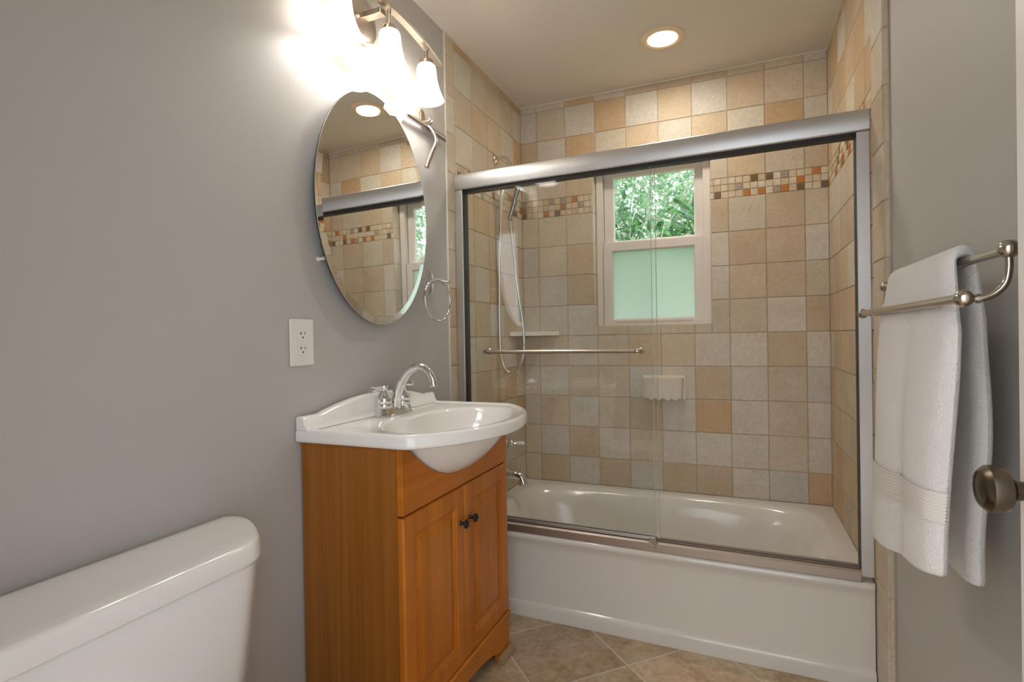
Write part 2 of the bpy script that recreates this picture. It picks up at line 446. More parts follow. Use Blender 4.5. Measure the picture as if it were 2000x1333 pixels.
# ------------------------------------------------------------------ tiles
PAL = {'G': (214, 202, 183), 'C': (218, 204, 178), 'B': (210, 192, 164), 'T': (205, 180, 146), 'O': (210, 172, 126),
       'L': (214, 186, 148), 'Y': (206, 197, 182)}
def tcol(k, jit=.03):
    c = PAL[k]; a_ = sum(c)/3; c = srgb(*[x + .22*(a_-x) for x in c]); j = 1 + rnd.uniform(-jit, jit); h = rnd.uniform(-jit, jit)*.6
    return (c[0]*j*(1+h), c[1]*j, c[2]*j*(1-h))
M_GROUT = srgb(192, 176, 154)
def tile_cells(mb, cells, org, eu, ev, gap=.0032, h=.004, jit=.0007, chm=.0022):
    org = Vector(org); eu = Vector(eu); ev = Vector(ev); en = eu.cross(ev)
    for (u0, u1, v0, v1, col) in cells:
        u0 += gap/2; u1 -= gap/2; v0 += gap/2; v1 -= gap/2
        if u1-u0 < .004 or v1-v0 < .004: continue
        def loop(ins, hh, j):
            pts = []
            cs = [(u0+ins, v0+ins), (u1-ins, v0+ins), (u1-ins, v1-ins), (u0+ins, v1-ins)]
            for i in range(4):
                a, b_ = cs[i], cs[(i+1) % 4]
                L = math.hypot(b_[0]-a[0], b_[1]-a[1]); n = max(1, min(6, int(L/.028)))
                for k in range(n):
                    t = k/n
                    pts.append((a[0]+(b_[0]-a[0])*t, a[1]+(b_[1]-a[1])*t, hh))
            return pts
        A = loop(0, 0, 0)
        jt = [(rnd.uniform(-jit, jit), rnd.uniform(-jit, jit)) for _ in A]
        hh = h + rnd.uniform(-.0006, .0006)
        def ring(ins, z):
            cu, cv = (u0+u1)/2, (v0+v1)/2; su = 1-2*ins/(u1-u0); sv = 1-2*ins/(v1-v0)
            return [org + eu*(cu+(p[0]-cu)*su+q[0]) + ev*(cv+(p[1]-cv)*sv+q[1]) + en*z for p, q in zip(A, jt)]
        c2 = min(chm, (u1-u0)*.2, (v1-v0)*.2)
        R = [ring(0, 0), ring(0, hh*.55), ring(c2*.4, hh*.9), ring(c2, hh)]
        n = len(A); vs = [p for r in R for p in r]; fs = []
        for k in range(3):
            for i in range(n):
                j = (i+1) % n; fs.append((k*n+i, k*n+j, (k+1)*n+j, (k+1)*n+i))
        fs.append(tuple(range(3*n, 4*n)))
        mb.add(vs, fs, col)
def cut(cells, hole):
    hu0, hu1, hv0, hv1 = hole; out = []
    for (a, b_, c, d, k) in cells:
        if b_ <= hu0 or a >= hu1 or d <= hv0 or c >= hv1: out.append((a, b_, c, d, k)); continue
        if a < hu0: out.append((a, hu0, c, d, k))
        if b_ > hu1: out.append((hu1, b_, c, d, k))
        aa, bb = max(a, hu0), min(b_, hu1)
        if c < hv0: out.append((aa, bb, c, hv0, k))
        if d > hv1: out.append((aa, bb, hv1, d, k))
    return out
MOS_TOP = 1.923
ZROWS = [H, 2.4186, 2.2523, 2.0860, MOS_TOP]             # boundaries above the mosaic
LOW = [Z0 - i*T for i in range(9)] + [RIM]
BACK = ['GGOGTTTBBG', 'GBGOGLGLBB', 'TGOBLCLCOG', 'BBLBBBBLBT',
        'BBBGBBTBTB', 'YBTBGGGTTG', 'GYTGBBGLTB', 'GGGBBBBBGT', 'BBGBLBGGTG', 'BGBBYGTGBY', 'YBGBTYOGBG', 'BYTGBGGGBG', 'BTYTYTTGYO']
def mosaic(u0, u1, v0, v1, uo, special, seed):
    r2 = random.Random(seed); cells = []
    n0 = int(math.floor((u0-uo)/(T/5))) - 1; n1 = int(math.ceil((u1-uo)/(T/5))) + 1
    hv = (v1-v0)/3
    for k in range(n0, n1):
        a = max(u0, uo+k*T/5); b_ = min(u1, uo+(k+1)*T/5)
        if b_-a < .006: continue
        for r in range(3):
            c = special.get((k, r)) if special is not None else None
            if c is None:
                if special is None and r2.random() < .24:
                    c = r2.choice(['or', 'br', 'gy', 'ol'])
                else: c = r2.choice(['c1', 'c2', 'c3', 'c1'])
            cc = {'or': (190, 122, 62), 'br': (162, 118, 80), 'gy': (166, 154, 140), 'ol': (118, 98, 66), 'dk': (120, 100, 80),
                  'c1': (212, 194, 164), 'c2': (202, 182, 150), 'c3': (218, 204, 180)}[c]
            cells.append((a, b_, v1-(r+1)*hv, v1-r*hv, srgb(*cc)))
    return cells
SPEC = {(33,0):'ol',(35,0):'ol',(37,0):'gy',(41,0):'or',(31,1):'gy',(39,1):'or',(28,2):'dk',(32,2):'or',(34,2):'or',(36,2):'gy',(37,2):'or',(39,2):'ol',(42,2):'dk',
        (2,0):'gy',(4,0):'gy',(6,0):'or',(4,1):'br',(7,1):'gy',(1,2):'or',(3,2):'dk',(-3,0):'gy',(-3,1):'br',(-3,2):'dk',(-2,1):'c2'}
WX0, WX1, WZ0, WZ1 = .410, 1.011, 1.204, 2.062

wall_back = thing('wall_back', 'tiled back wall of the tub alcove with the window and a mosaic band', 'wall', (0, D, 0), kind='structure')
mb = MB()
g = 0.003
def wall_with_hole(mb, y0, y1, x0, x1, z0, z1):
    mb.box((x0, y0, z0), (WX0-.0, y1, z1)); mb.box((WX1+.0, y0, z0), (x1, y1, z1))
    mb.box((WX0, y0, z0), (WX1, y1, WZ0)); mb.box((WX0, y0, WZ1), (WX1, y1, z1))
wall_with_hole(mb, D+g, D+.17, -.10, WR+.10, -.05, H+.05)
part(mb, 'wall_core', pmat('tile grout', M_GROUT, .85), wall_back)
cells = []
cols = [0] + [X0+i*T for i in range(9)] + [W]
for ri in range(4):
    for ci in range(10):
        cells.append((cols[ci], cols[ci+1], ZROWS[ri+1], ZROWS[ri], tcol(BACK[ri][ci])))
for ri in range(9):
    for ci in range(10):
        cells.append((cols[ci], cols[ci+1], LOW[ri+1], LOW[ri], tcol(BACK[4+ri][ci])))
cells += mosaic(0, W, Z0, MOS_TOP, X0, SPEC, 3)
cells = cut(cells, (WX0, WX1, WZ0, WZ1))
mb = MB()
# u = x, v = z, normal must be -y : eu x ev = x cross z = -y
tile_cells(mb, cells, (0, D+g, 0), (1,0,0), (0,0,1), h=g+.0005)
# tiled reveals of the window opening
rv = []
for i in range(-1, 6):
    z1_ = min(WZ1, Z0-i*T+0.0); z0_ = max(WZ0, Z0-(i+1)*T)
    if z1_-z0_ > .01: rv.append((z0_, z1_))
mb2 = [(0, .072, a, b_, tcol(rnd.choice('GCBB'))) for a, b_ in rv]
tile_cells(mb, mb2, (WX0, D+.001, 0), (0,1,0), (0,0,1), h=.003)                 # faces +x
tile_cells(mb, [(-b_, -a, c, d, k) for a, b_, c, d, k in mb2], (WX1, D+.001, 0), (0,-1,0), (0,0,1), h=.003)   # faces -x
tile_cells(mb, [(X0+i*T, min(WX1, X0+(i+1)*T), 0, .072, tcol('B')) for i in range(2, 6)], (0, D+.001, WZ0), (1,0,0), (0,1,0), h=.003)
part(mb, 'wall_tile', M_tile, wall_back)

def side_wall_cells(ycols, trim, seed, key):
    r2 = random.Random(seed); cells = []
    rows = list(zip(ZROWS[1:], ZROWS[:-1])) + list(zip(LOW[1:], LOW[:-1]))
    for ci in range(len(ycols)-1):
        for (a, b_) in rows:
            cells.append((ycols[ci], ycols[ci+1], a, b_, tcol(r2.choice(key))))
    cells += [c for c in mosaic(ycols[0], ycols[-1], Z0, MOS_TOP, D, None, seed)]
    z = H; zz = r2.uniform(.05, .12)
    z1_ = H
    off = .09
    k = 0
    while z1_ > 0.0:
        z0_ = max(0.0, (H-off-k*T)); k += 1
        cells.append((trim[0], trim[1], z0_, z1_, tcol(r2.choice(key)))); z1_ = z0_
    return cells

wall_left = thing('wall_left', 'grey painted left wall behind the vanity, tiled inside the tub alcove', 'wall', (0, 0, 0), kind='structure')
mb = MB(); mb.box((WL-.12, YE-.02, -.05), (WL, -.02, H+.05)); part(mb, 'painted_wall', M_wall, wall_left)
mb = MB(); mb.box((WL-.12, -.02, -.05), (-g, D+g, H+.05)); part(mb, 'wall_core', bpy.data.materials['tile grout'], wall_left)
mb = MB()
cl = side_wall_cells([.0545, .221, .387, .5535, .72, D], (-.02, .0545), 5, 'BBTLOGBC')
tile_cells(mb, cl, (-g, 0, 0), (0,1,0), (0,0,1), h=g+.0005)                     # faces +x
part(mb, 'wall_tile', M_tile, wall_left)
mb = MB(); mb.box((WL, -.0235, .0), (.0, -.0195, H)); part(mb, 'caulk_line', M_caulk, wall_left)

wall_right = thing('wall_right', 'grey painted right wall behind the towel bar, tiled inside the tub alcove', 'wall', (W, 0, 0), kind='structure')
YT = -.162
mb = MB(); mb.box((WR, YE-.02, -.05), (WR+.12, YT, H+.05)); part(mb, 'painted_wall', M_wall_r, wall_right)
mb = MB(); mb.box((W+g, YT, -.05), (WR+.12, D+g, H+.05)); part(mb, 'wall_core', bpy.data.materials['tile grout'], wall_right)
mb = MB()
cl = side_wall_cells([-.022, .066, .232, .398, .564, .731, D], (YT, -.022), 9, 'TLOBCLTG')
tile_cells(mb, [(-b_, -a, c, d, k) for a, b_, c, d, k in cl], (W+g, 0, 0), (0,-1,0), (0,0,1), h=g+.0005)      # faces -x
# rounded tile edge towards the painted wall
z1_ = H; k = 0
while z1_ > 0:
    z0_ = max(0, H-.09-k*T); k += 1
    tile_cells(mb, [(W+.002, WR-.001, z0_, z1_, tcol('B'))], (0, YT, 0), (1,0,0), (0,0,1), h=.003); z1_ = z0_
part(mb, 'wall_tile', M_tile, wall_right)

entry = thing('wall_entry', 'grey painted entry wall around the doorway behind the camera', 'wall', (.35, YE, 0), kind='structure')
DX0, DX1, DH = .66, 1.515, 2.05
mb = MB(); mb.box((WL, YE-.12, -.05), (DX0, YE, H+.05)); mb.box((DX1, YE-.12, -.05), (WR, YE, H+.05)); mb.box((DX0, YE-.12, DH), (DX1, YE, H+.05))
part(mb, 'painted_wall', M_wall, entry)
mb = MB(); mb.box((-.12, -3.6, -.06), (WR+.12, D+.17, 0))
tag(mb.build('floor', M_floor), 'beige brown stone look floor tiles laid diagonally with pale grout', 'floor', kind='structure')
mb = MB(); mb.box((-.12, YE-.12, H), (WR+.12, D+.17, H+.1))
tag(mb.build('ceiling', M_ceil), 'off white painted ceiling with a recessed light over the tub', 'ceiling', kind='structure')
mb = MB()
mb.box((0, D-.004, H-.006), (W, D, H)); mb.box((0, -.02, H-.006), (.004, D, H)); mb.box((W-.004, YT, H-.006), (W, D, H))
tag(mb.build('trim_1', M_caulk), 'thin white caulk line between the alcove tile and the ceiling', 'trim', kind='structure')
mb = MB(); mb.prism(round_poly([(WR, 0), (WR-.014, 0), (WR-.014, .07), (WR-.006, .085), (WR, .085)], [0, 0, .004, .004, 0], 3), YT-.001, YE, 'y')
tag(mb.build('baseboard_right', M_white, smooth=40), 'white baseboard along the right wall below the towel', 'baseboard', kind='structure')

# ------------------------------------------------------------------ window
win = thing('window_1', 'white double hung window with clear upper pane and frosted lower pane', 'window', (.71, .905, WZ0), kind='structure')
FY0, FY1 = .905, 1.0
mb = MB()
mb.box((WX0+.004, FY0, WZ0), (.449, FY1, WZ1)); mb.box((.972, FY0, WZ0), (WX1-.004, FY1, WZ1))
mb.box((.449, FY0, 2.052), (.972, FY1, WZ1)); mb.box((.449, FY0, WZ0), (.972, FY1, 1.219))
part(mb, 'window_frame', M_vinyl, win, bevel=.002)
def sash(name, x0, x1, z0, z1, gx0, gx1, gz0, gz1, y0, y1, pm):
    s_ = MB()
    def rect(xa, xb, za, zb, y): return [(xa,y,za),(xb,y,za),(xb,y,zb),(xa,y,zb)]
    e = .006
    s_.loft([rect(x0,x1,z0,z1,y1), rect(x0,x1,z0,z1,y0), rect(gx0-e,gx1+e,gz0-e,gz1+e,y0), rect(gx0,gx1,gz0,gz1,y0+.008), rect(gx0,gx1,gz0,gz1,y1), rect(x0,x1,z0,z1,y1)], False, False)
    f = part(s_, name, M_vinyl, win, bevel=.0012, seg=1)
    p_ = MB(); p_.box((gx0-.004, (y0+y1)/2-.002, gz0-.004), (gx1+.004, (y0+y1)/2+.002, gz1+.004)); p_.build('pane', pm, f, loc=(-win.location).to_tuple())
    return f
sash('upper_sash', .451, .970, 1.64, 2.050, .505, .925, 1.677, 2.022, .943, .973, M_pane)
ls = sash('lower_sash', .450, .971, 1.220, 1.662, .500, .924, 1.246, 1.612, .912, .941, M_frost)
mb = MB(); mb.box((.51, .907, 1.230), (.915, .9125, 1.240)); part(mb, 'lift_rail', M_vinyl, win, bevel=.001)
for x in (.470, .948):
    mb = MB(); mb.box((x-.004, .9415, 1.735), (x+.004, .9435, 1.80)); part(mb, 'tilt_latch', M_vinyl, win, bevel=.001)

# ------------------------------------------------------------------ door
door = thing('door_1', 'white door standing open along the right wall with a pewter knob', 'door', (1.458, YE+.01, 0), kind='structure')
mb = MB(); mb.box((1.440, -1.935, .01), (1.475, -1.190, 2.03)); part(mb, 'door_slab', M_white, door, bevel=.002)
mb = MB()
mb.lathe([(.0305, 0), (.0305, .004), (.026, .008), (.012, .011), (.0105, .02), (.013, .028), (.0235, .034), (.0275, .043), (.0265, .052), (.021, .058), (.0195, .0585), (.0185, .0572), (.009, .0585), (.004, .0592)],
         (1.440, -1.250, .9745), (-1, 0, 0), 40)
part(mb, 'door_knob', M_knob, door, smooth=35)

# ------------------------------------------------------------------ bathtub
tub = thing('bathtub', 'white alcove bathtub with a smooth front apron behind the sliding glass', 'bathtub', (W/2, .4, 0))
NA = 120
outer = round_poly([(.0004, yf(0)-.0), (W-.0003, yf(W)), (W-.0003, D-.002), (.0004, D-.002)], [.004, .004, .004, .004], 2)
innerP = []
cx, cy = .765, .425
def sup(a, rx, ry, e):
    c, s_ = math.cos(a), math.sin(a)
    k = (abs(c)/rx)**e + (abs(s_)/ry)**e
    return k**(-1/e)
angs = sorted([2*PI*i/NA for i in range(NA)] + [math.atan2(p[1]-cy, p[0]-cx) % (2*PI) for p in outer])
def rin(a, rx0, rx1, ry0, ry1, e):
    rx = rx1 if math.cos(a) > 0 else rx0; ry = ry1 if math.sin(a) > 0 else ry0
    return sup(a, rx, ry, e)
rings = []
ho = [rayhit(outer, (cx, cy), a) for a in angs]
def aring(d, z): return [(p[0], max(p[1], yf(p[0])+d) if p[1] < .3 else p[1], z) for p in oring(0, z)]
def oring(d, z): return [(cx+math.cos(a)*(h_-d), cy+math.sin(a)*(h_-d), z) for a, h_ in zip(angs, ho)]
def iring(rx0, rx1, ry0, ry1, e, z): return [(cx+math.cos(a)*rin(a, rx0, rx1, ry0, ry1, e), cy+math.sin(a)*rin(a, rx0, rx1, ry0, ry1, e), z) for a in angs]
rings = [aring(.012, .0), aring(.012, RIM-.055), aring(.008, RIM-.03), aring(.0, RIM-.022), aring(0, RIM-.012), aring(.003, RIM-.004), aring(.012, RIM),
         iring(.70, .70, .355, .365, 7, RIM+.000), iring(.690, .690, .335, .345, 6, RIM-.003), iring(.675, .665, .318, .328, 5, RIM-.02), iring(.655, .62, .30, .308, 4.2, RIM-.09),
         iring(.63, .56, .28, .29, 3.8, RIM-.18), iring(.60, .50, .255, .265, 3.4, RIM-.26), iring(.54, .43, .21, .22, 3, RIM-.298), iring(.3, .25, .12, .12, 2.5, RIM-.308), iring(.03, .03, .02, .02, 2, RIM-.309)]
mb = MB(); mb.loft(rings, True, True)
part(mb, 'tub_shell', M_tub, tub, smooth=50)
mb = MB()
skp = [(0, 0), (-.012, 0), (-.013, .045), (-.010, .055), (0, .062)]
mb.loft([[(x, yf(x)+.012+p[0], p[1]+.0005) for p in round_poly(skp, [0, 0, .006, .006, 0], 3)] for x in (.0005, W-.0004)])
part(mb, 'skirt_ledge', M_tub, tub, smooth=40)
mb = MB(); mb.lathe([(.035, 0), (.035, .004), (.030, .007), (.006, .008), (.004, .0095)], (.086, .40, .288), (1, 0, .22), 28)
part(mb, 'overflow_plate', M_chrome, tub, smooth=40)

# ------------------------------------------------------------------ shower door frame + panels (enclosure runs very slightly out of square)
ENC_A = -math.atan(.026); EY = .038
enc = thing('shower_door_frame', 'brushed nickel sliding shower door frame mounted on the tub rim', 'shower door frame', (0, EY, RIM), ENC_A)
LX = W/math.cos(ENC_A)
hp = [(.0, 0), (-.003, .004), (-.006, .02), (-.007, .036), (-.006, .054), (-.002, .066), (.006, .071), (.058, .071), (.058, .0), (.046, .0), (.046, .02), (.012, .02), (.012, .0)]
mb = MB(); mb.loft([[(x, p[0], p[1]+1.452) for p in hp] for x in (.002, LX-.002)])
mb.build('header', M_alu, enc, smooth=25)
mb = MB(); mb.box((.004, .013, 1.440), (LX-.004, .045, 1.4705)); mb.build('header_channel', pmat('dark channel', (.035, .033, .03), .5, .4), enc)
def jamb(x0, x1):
    s_ = MB(); s_.box((x0, 0, .018), (x1, .052, 1.451)); return s_
jamb(.001, .038).build('left_jamb', M_alu, enc, bevel=.002)
jamb(LX-.038, LX-.001).build('right_jamb', M_alu, enc, bevel=.002)
mb = MB(); mb.box((.0378, .006, .042), (.0392, .050, 1.449)); mb.build('jamb_shade_strip', bpy.data.materials['dark channel'], enc)  # dark strips added on both jambs, standing in for the shaded channel recess
mb = MB(); mb.box((LX-.0392, .006, .042), (LX-.0378, .050, 1.449)); mb.build('jamb_shade_strip', bpy.data.materials['dark channel'], enc)
mb = MB(); tp = [(.0, .002), (.0, .030), (.006, .036), (.012, .036), (.012, .022), (.024, .022), (.024, .036), (.030, .036), (.030, .022), (.044, .022), (.044, .040), (.052, .040), (.052, .002)]
mb.loft([[(x, p[0], p[1]) for p in tp] for x in (.0385, LX-.0385)])
mb.build('bottom_track', pmat('reflection browned nickel', srgb(186, 174, 162), .48, 1), enc, smooth=20)  # frame nickel with the brown of the reflected floor put into its colour
mb = MB(); mb.box((.812, -.004, .014), (.838, .0, .046)); mb.box((.812, -.004, .038), (.838, .012, .046)); mb.build('panel_guide', M_nickel, enc, bevel=.0015)
def panel(name, x0, x1, y, label):
    t = thing(name, label, 'shower door', Vector((0, EY, RIM)), ENC_A)
    s_ = MB(); s_.box((x0, y-.003, .050), (x1, y+.003, 1.438)); s_.build('glass', M_glass, t)
    return t
gp = panel('glass_shower_door', .0395, .832, .0175, 'clear sliding glass shower door nearest the vanity with a long towel bar')
mb = MB(); mb.box((.042, .0135, .038), (.832, .0215, .050)); mb.build('bottom_rail', M_alu, gp, bevel=.001)
mb = MB(); mb.box((.8318, .0140, .050), (.8332, .0210, 1.438)); mb.build('edge_strip', M_edge, gp)
hb = spline([(.150, .012, .752), (.148, -.012, .752), (.149, -.028, .752), (.165, -.036, .752), (.20, -.037, .752), (.47, -.037, .752), (.745, -.037, .752), (.78, -.036, .752), (.796, -.028, .752), (.797, -.012, .752), (.795, .012, .752)], 6)
mb = MB(); mb.tube(hb, .0078, 14)
for x in (.150, .795): mb.lathe([(.013, 0), (.013, .004), (.009, .007)], (x, .0145, .752), (0, -1, 0), 20)
mb.build('towel_rail', M_nickel, gp, smooth=40)
gp2 = panel('glass_shower_door', .0395, .846, .0370, 'clear sliding glass shower door behind the one with the towel rail')
mb = MB(); mb.box((.044, .0335, .038), (.846, .0405, .050)); mb.build('bottom_rail', M_alu, gp2, bevel=.001)
mb = MB(); mb.box((.8458, .0335, .050), (.8472, .0405, 1.438)); mb.build('edge_strip', M_edge, gp2)

# ------------------------------------------------------------------ shower plumbing
sh = thing('handheld_shower', 'chrome handheld shower with a looping metal hose on the left alcove wall', 'shower head', (0, .47, 2.06))
mb = MB(); mb.lathe([(.027, 0), (.027, .004), (.02, .010), (.012, .014)], (0.0005, .47, 2.06), (1, 0, 0), 28); part(mb, 'wall_flange', M_chrome, sh, smooth=40)
mb = MB(); mb.tube(spline([(.005, .47, 2.06), (.04, .47, 2.066), (.07, .47, 2.05), (.095, .47, 2.005), (.110, .47, 1.965)], 6), .0095, 14); part(mb, 'shower_arm', M_chrome, sh, smooth=40)
mb = MB(); mb.lathe([(.013, -.02), (.017, -.015), (.017, .02), (.013, .026)], (.110, .47, 1.952), (.25, 0, -1), 20); mb.box((.104, .458, 1.925), (.148, .482, 1.94)); part(mb, 'holder', M_chrome, sh, smooth=40)
mb = MB()
a0 = Vector((.146, .47, 1.955)); a1 = Vector((.076, .47, 1.745)); ax = (a1-a0)
L = ax.length
mb.lathe([(.030, -.012), (.034, -.004), (.033, .010), (.024, .035), (.0165, .065), (.0145, .11), (.0135, .15), (.0125, .152), (.0125, .172), (.0110, .174), (.0100, L)], a0, ax, 24)
part(mb, 'hand_spray', pmat('grey chrome spray', (.45, .45, .45), .18, 1), sh, smooth=35)
hose = spline([(.104, .47, 1.925), (.085, .47, 1.945), (.055, .47, 1.922), (.035, .47, 1.86), (.024, .47, 1.75), (.017, .47, 1.60), (.014, .47, 1.40), (.012, .47, 1.21), (.016, .47, 1.08), (.035, .47, 1.0), (.076, .47, .975), (.122, .47, 1.02), (.143, .47, 1.10), (.138, .47, 1.22), (.113, .47, 1.41), (.088, .47, 1.62), (.077, .47, 1.745)], 24)
mb = MB(); mb.tube(hose, [.0066 + .0007*(i % 2) for i in range(len(hose))], 10); part(mb, 'metal_hose', M_chrome, sh, smooth=60)

tv = thing('tub_valve_handle', 'chrome tub valve handle with white porcelain lever on the left alcove wall', 'tub faucet handle', (0, .47, .615))
mb = MB(); mb.lathe([(.075, 0), (.075, .003), (.06, .009), (.03, .013)], (.0005, .47, .615), (1, 0, 0), 40); part(mb, 'escutcheon', M_chrome, tv, smooth=40)
mb = MB(); mb.lathe([(.022, .010), (.022, .03), (.016, .04), (.022, .05), (.022, .062), (.012, .070), (.010, .078), (.014, .084), (.010, .094)], (0, .47, .618), (1, 0, .03), 24); part(mb, 'handle_hub', M_chrome, tv, smooth=40)
mb = MB(); mb.lathe([(.007, .090), (.010, .10), (.0115, .12), (.010, .134), (.003, .139)], (0, .47, .618), (1, 0, .03), 20); part(mb, 'porcelain_lever', M_porc, tv, smooth=40)
ts = thing('tub_spout', 'chrome tub spout with pull up diverter above the tub end', 'tub spout', (0, .47, .46))
mb = MB()
path = spline([(.0005, .47, .462), (.05, .47, .463), (.09, .47, .460), (.116, .47, .448), (.126, .47, .428), (.1275, .47, .415)], 6)
mb.tube(path, [.031 - .009*min(1, i/18) + (.003 if i > 26 else 0) for i in range(len(path))], 20); part(mb, 'spout_body', M_chrome, ts, smooth=40)
mb = MB(); mb.lathe([(.004, 0), (.004, .022), (.008, .025), (.008, .032), (.003, .036)], (.112, .47, .462), (0.1, 0, 1), 16); part(mb, 'diverter_knob', M_chrome, ts, smooth=40)

# ------------------------------------------------------------------ shelf + soap dish
cs = thing('corner_shelf', 'small cream ceramic corner shelf in the left back corner of the alcove', 'shelf', (0.001, D-.001, 1.172))
mb = MB(); mb.prism(round_poly([(.0, D-.001), (.0, .620), (.008, .612), (.214, D-.010), (.206, D-.001)], [0, .004, .01, .01, .004], 3), 1.160, 1.183, 'z')
mb.v = [(x+.0012, y, z) for x, y, z in mb.v]
part(mb, 'shelf_slab', M_stone, cs, bevel=.004, seg=2)
sd = thing('soap_dish', 'cream ceramic soap dish with scalloped lower edge on the back tile wall', 'soap dish', (.773, D, .88))
mb = MB()
N = 40; top = []; rr = []
front = []
for i in range(N+1):
    t = i/N; x = .669 + .208*t
    wob = .0065*math.sin(t*PI*9.0)
    taper = .011*math.sin(PI*t)
    front.append((x, t, wob))
def yfr(t, z): # front bulge
    return D - .004 - (.074 - .030*(0.937-z)/.12) * min(1, (math.sin(PI*min(max(t, .0), 1)))**.09 + .0)
rings = []
for k, z in enumerate((.937, .936, .93, .90, .865, .838, .826)):
    r_ = []
    sh_ = .012*(k/6)
    for (x, t, wob) in front:
        xx = .773 + (x-.773)*(1-sh_/.104)
        zz = z + (wob if k >= 5 else 0)
        r_.append((xx, yfr(t, z) + (.004 if k == 0 else 0), zz))
    rings.append(r_)
mb.loft(rings, False, False, closed=False)
# underside returns to the wall, inner tray
und = [(p[0], D+.001, .845) for p in rings[-1]]
mb.loft([rings[-1], [(p[0], p[1]+.012, p[2]+.002) for p in rings[-1]], und], False, False, closed=False)
inn = [(.773+(p[0]-.773)*.92, p[1]+.008, .935) for p in rings[0]]
inn2 = [(.773+(p[0]-.773)*.85, min(D-.002, p[1]+.016), .912) for p in rings[0]]
bk = [(.773+(p[0]-.773)*.85, D-.002, .912) for p in rings[0]]
mb.loft([rings[0], inn, inn2, bk], False, False, closed=False)
for s_ in (0, -1):
    mb.add([r_[s_] for r_ in rings] + [(rings[-1][s_][0], D+.001, .845), (rings[0][s_][0], D+.001, .937)], [tuple(range(len(rings)+2))])
mb.box((.667, D-.008, .824), (.879, D+.001, .945))
part(mb, 'dish_body', M_stone, sd, smooth=45)

# ------------------------------------------------------------------ vanity cabinet
VY0, VY1, VC = -.876, -.210, -.543
van = thing('vanity_cabinet', 'orange brown maple vanity cabinet with two raised panel doors under the sink', 'cabinet', (.16, VC, 0))
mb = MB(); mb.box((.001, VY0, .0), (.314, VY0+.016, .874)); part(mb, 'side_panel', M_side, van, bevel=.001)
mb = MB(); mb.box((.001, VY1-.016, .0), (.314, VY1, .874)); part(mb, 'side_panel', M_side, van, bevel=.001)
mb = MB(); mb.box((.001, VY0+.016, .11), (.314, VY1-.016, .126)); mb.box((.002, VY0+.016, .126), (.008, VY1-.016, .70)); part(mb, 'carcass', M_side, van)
mb = MB()
mb.box((.296, VY0+.016, .126), (.3145, VY0+.05, .700)); mb.box((.296, VY1-.05, .126), (.3145, VY1-.016, .700)); mb.box((.296, VY0+.05, .67), (.3145, VY1-.05, .700)); mb.box((.296, VC-.02, .126), (.3145, VC+.02, .670))
part(mb, 'face_frame', M_wood, van)
sc_pts = []
SCY = -.560
for i in range(25):
    dy = -.292 + .584*i/24
    sc_pts.append((SCY+dy, .747 + .128*(abs(dy)/.292)**2.0))
poly = [(VY0, .7015), (VY1, .7015), (VY1, .8745)] + [p for p in reversed(sc_pts)] + [(VY0, .8745)]
mb = MB(); mb.prism(poly, .3150, .334, 'x'); part(mb, 'false_front', M_woodr, van, bevel=.002)
def vdoor(y0, y1, z0, z1, ky):
    s_ = MB()
    def R(i, x): return [(x, y0+i, z0+i), (x, y1-i, z0+i), (x, y1-i, z1-i), (x, y0+i, z1-i)]
    s_.loft([R(.0, .3152), R(0, .329), R(.005, .335), R(.052, .335), R(.056, .331), R(.060, .3315), R(.064, .327), R(.068, .327), R(.092, .3335), R(.095, .3338)], True, True)
    d_ = part(s_, 'cabinet_door', M_wood, van, bevel=.0007, seg=1)
    k_ = MB(); k_.lathe([(.0075, 0), (.0065, .004), (.0045, .008), (.0045, .014), (.008, .017), (.0135, .019), (.0145, .022), (.012, .026), (.006, .028), (.004, .0295)], (.335, ky, .588), (1, 0, 0), 24)
    k_.v = [tuple(Vector(p) - van.location) for p in k_.v]
    k_.build('knob', M_black, d_, smooth=40)
vdoor(VY0, VC-.0015, .152, .696, VC-.032)
vdoor(VC+.0015, VY1, .152, .696, VC+.030)
ap = [(VY0, 0), (VY0+.090, 0), (VY0+.090, .030), (VY0+.100, .040), (VY0+.112, .040)]
for i in range(13):
    t = i/12; y = VY0+.112 + (VY1-VY0-.224)*t
    ap.append((y, .042 + .033*math.sin(PI*t)**.75))
ap += [(VY1-.112, .040), (VY1-.100, .040), (VY1-.090, .030), (VY1-.090, 0), (VY1, 0), (VY1, .138), (VY0, .138)]
mb = MB(); mb.prism(ap, .3145, .332, 'x'); part(mb, 'base_apron', M_woodr, van, bevel=.001)
mb = MB(); mb.prism(round_poly([(.3145, .1385), (.333, .1345), (.341, .140), (.339, .149), (.3145, .1505)], [0, .003, .004, .004, 0], 3), VY0, VY1, 'y'); part(mb, 'base_moulding', M_woodr, van, smooth=40)
tr = MB(); qp = [(.3335, .0)] + [(.3335+.023*math.cos(a*PI/2/8), .023*math.sin(a*PI/2/8)) for a in range(9)]
tr.prism(qp, -.312, -.204, 'y')
tag(tr.build('wood_trim', M_trimwood, smooth=40), 'short brown quarter round wood piece on the floor at the vanity foot', 'wood trim')

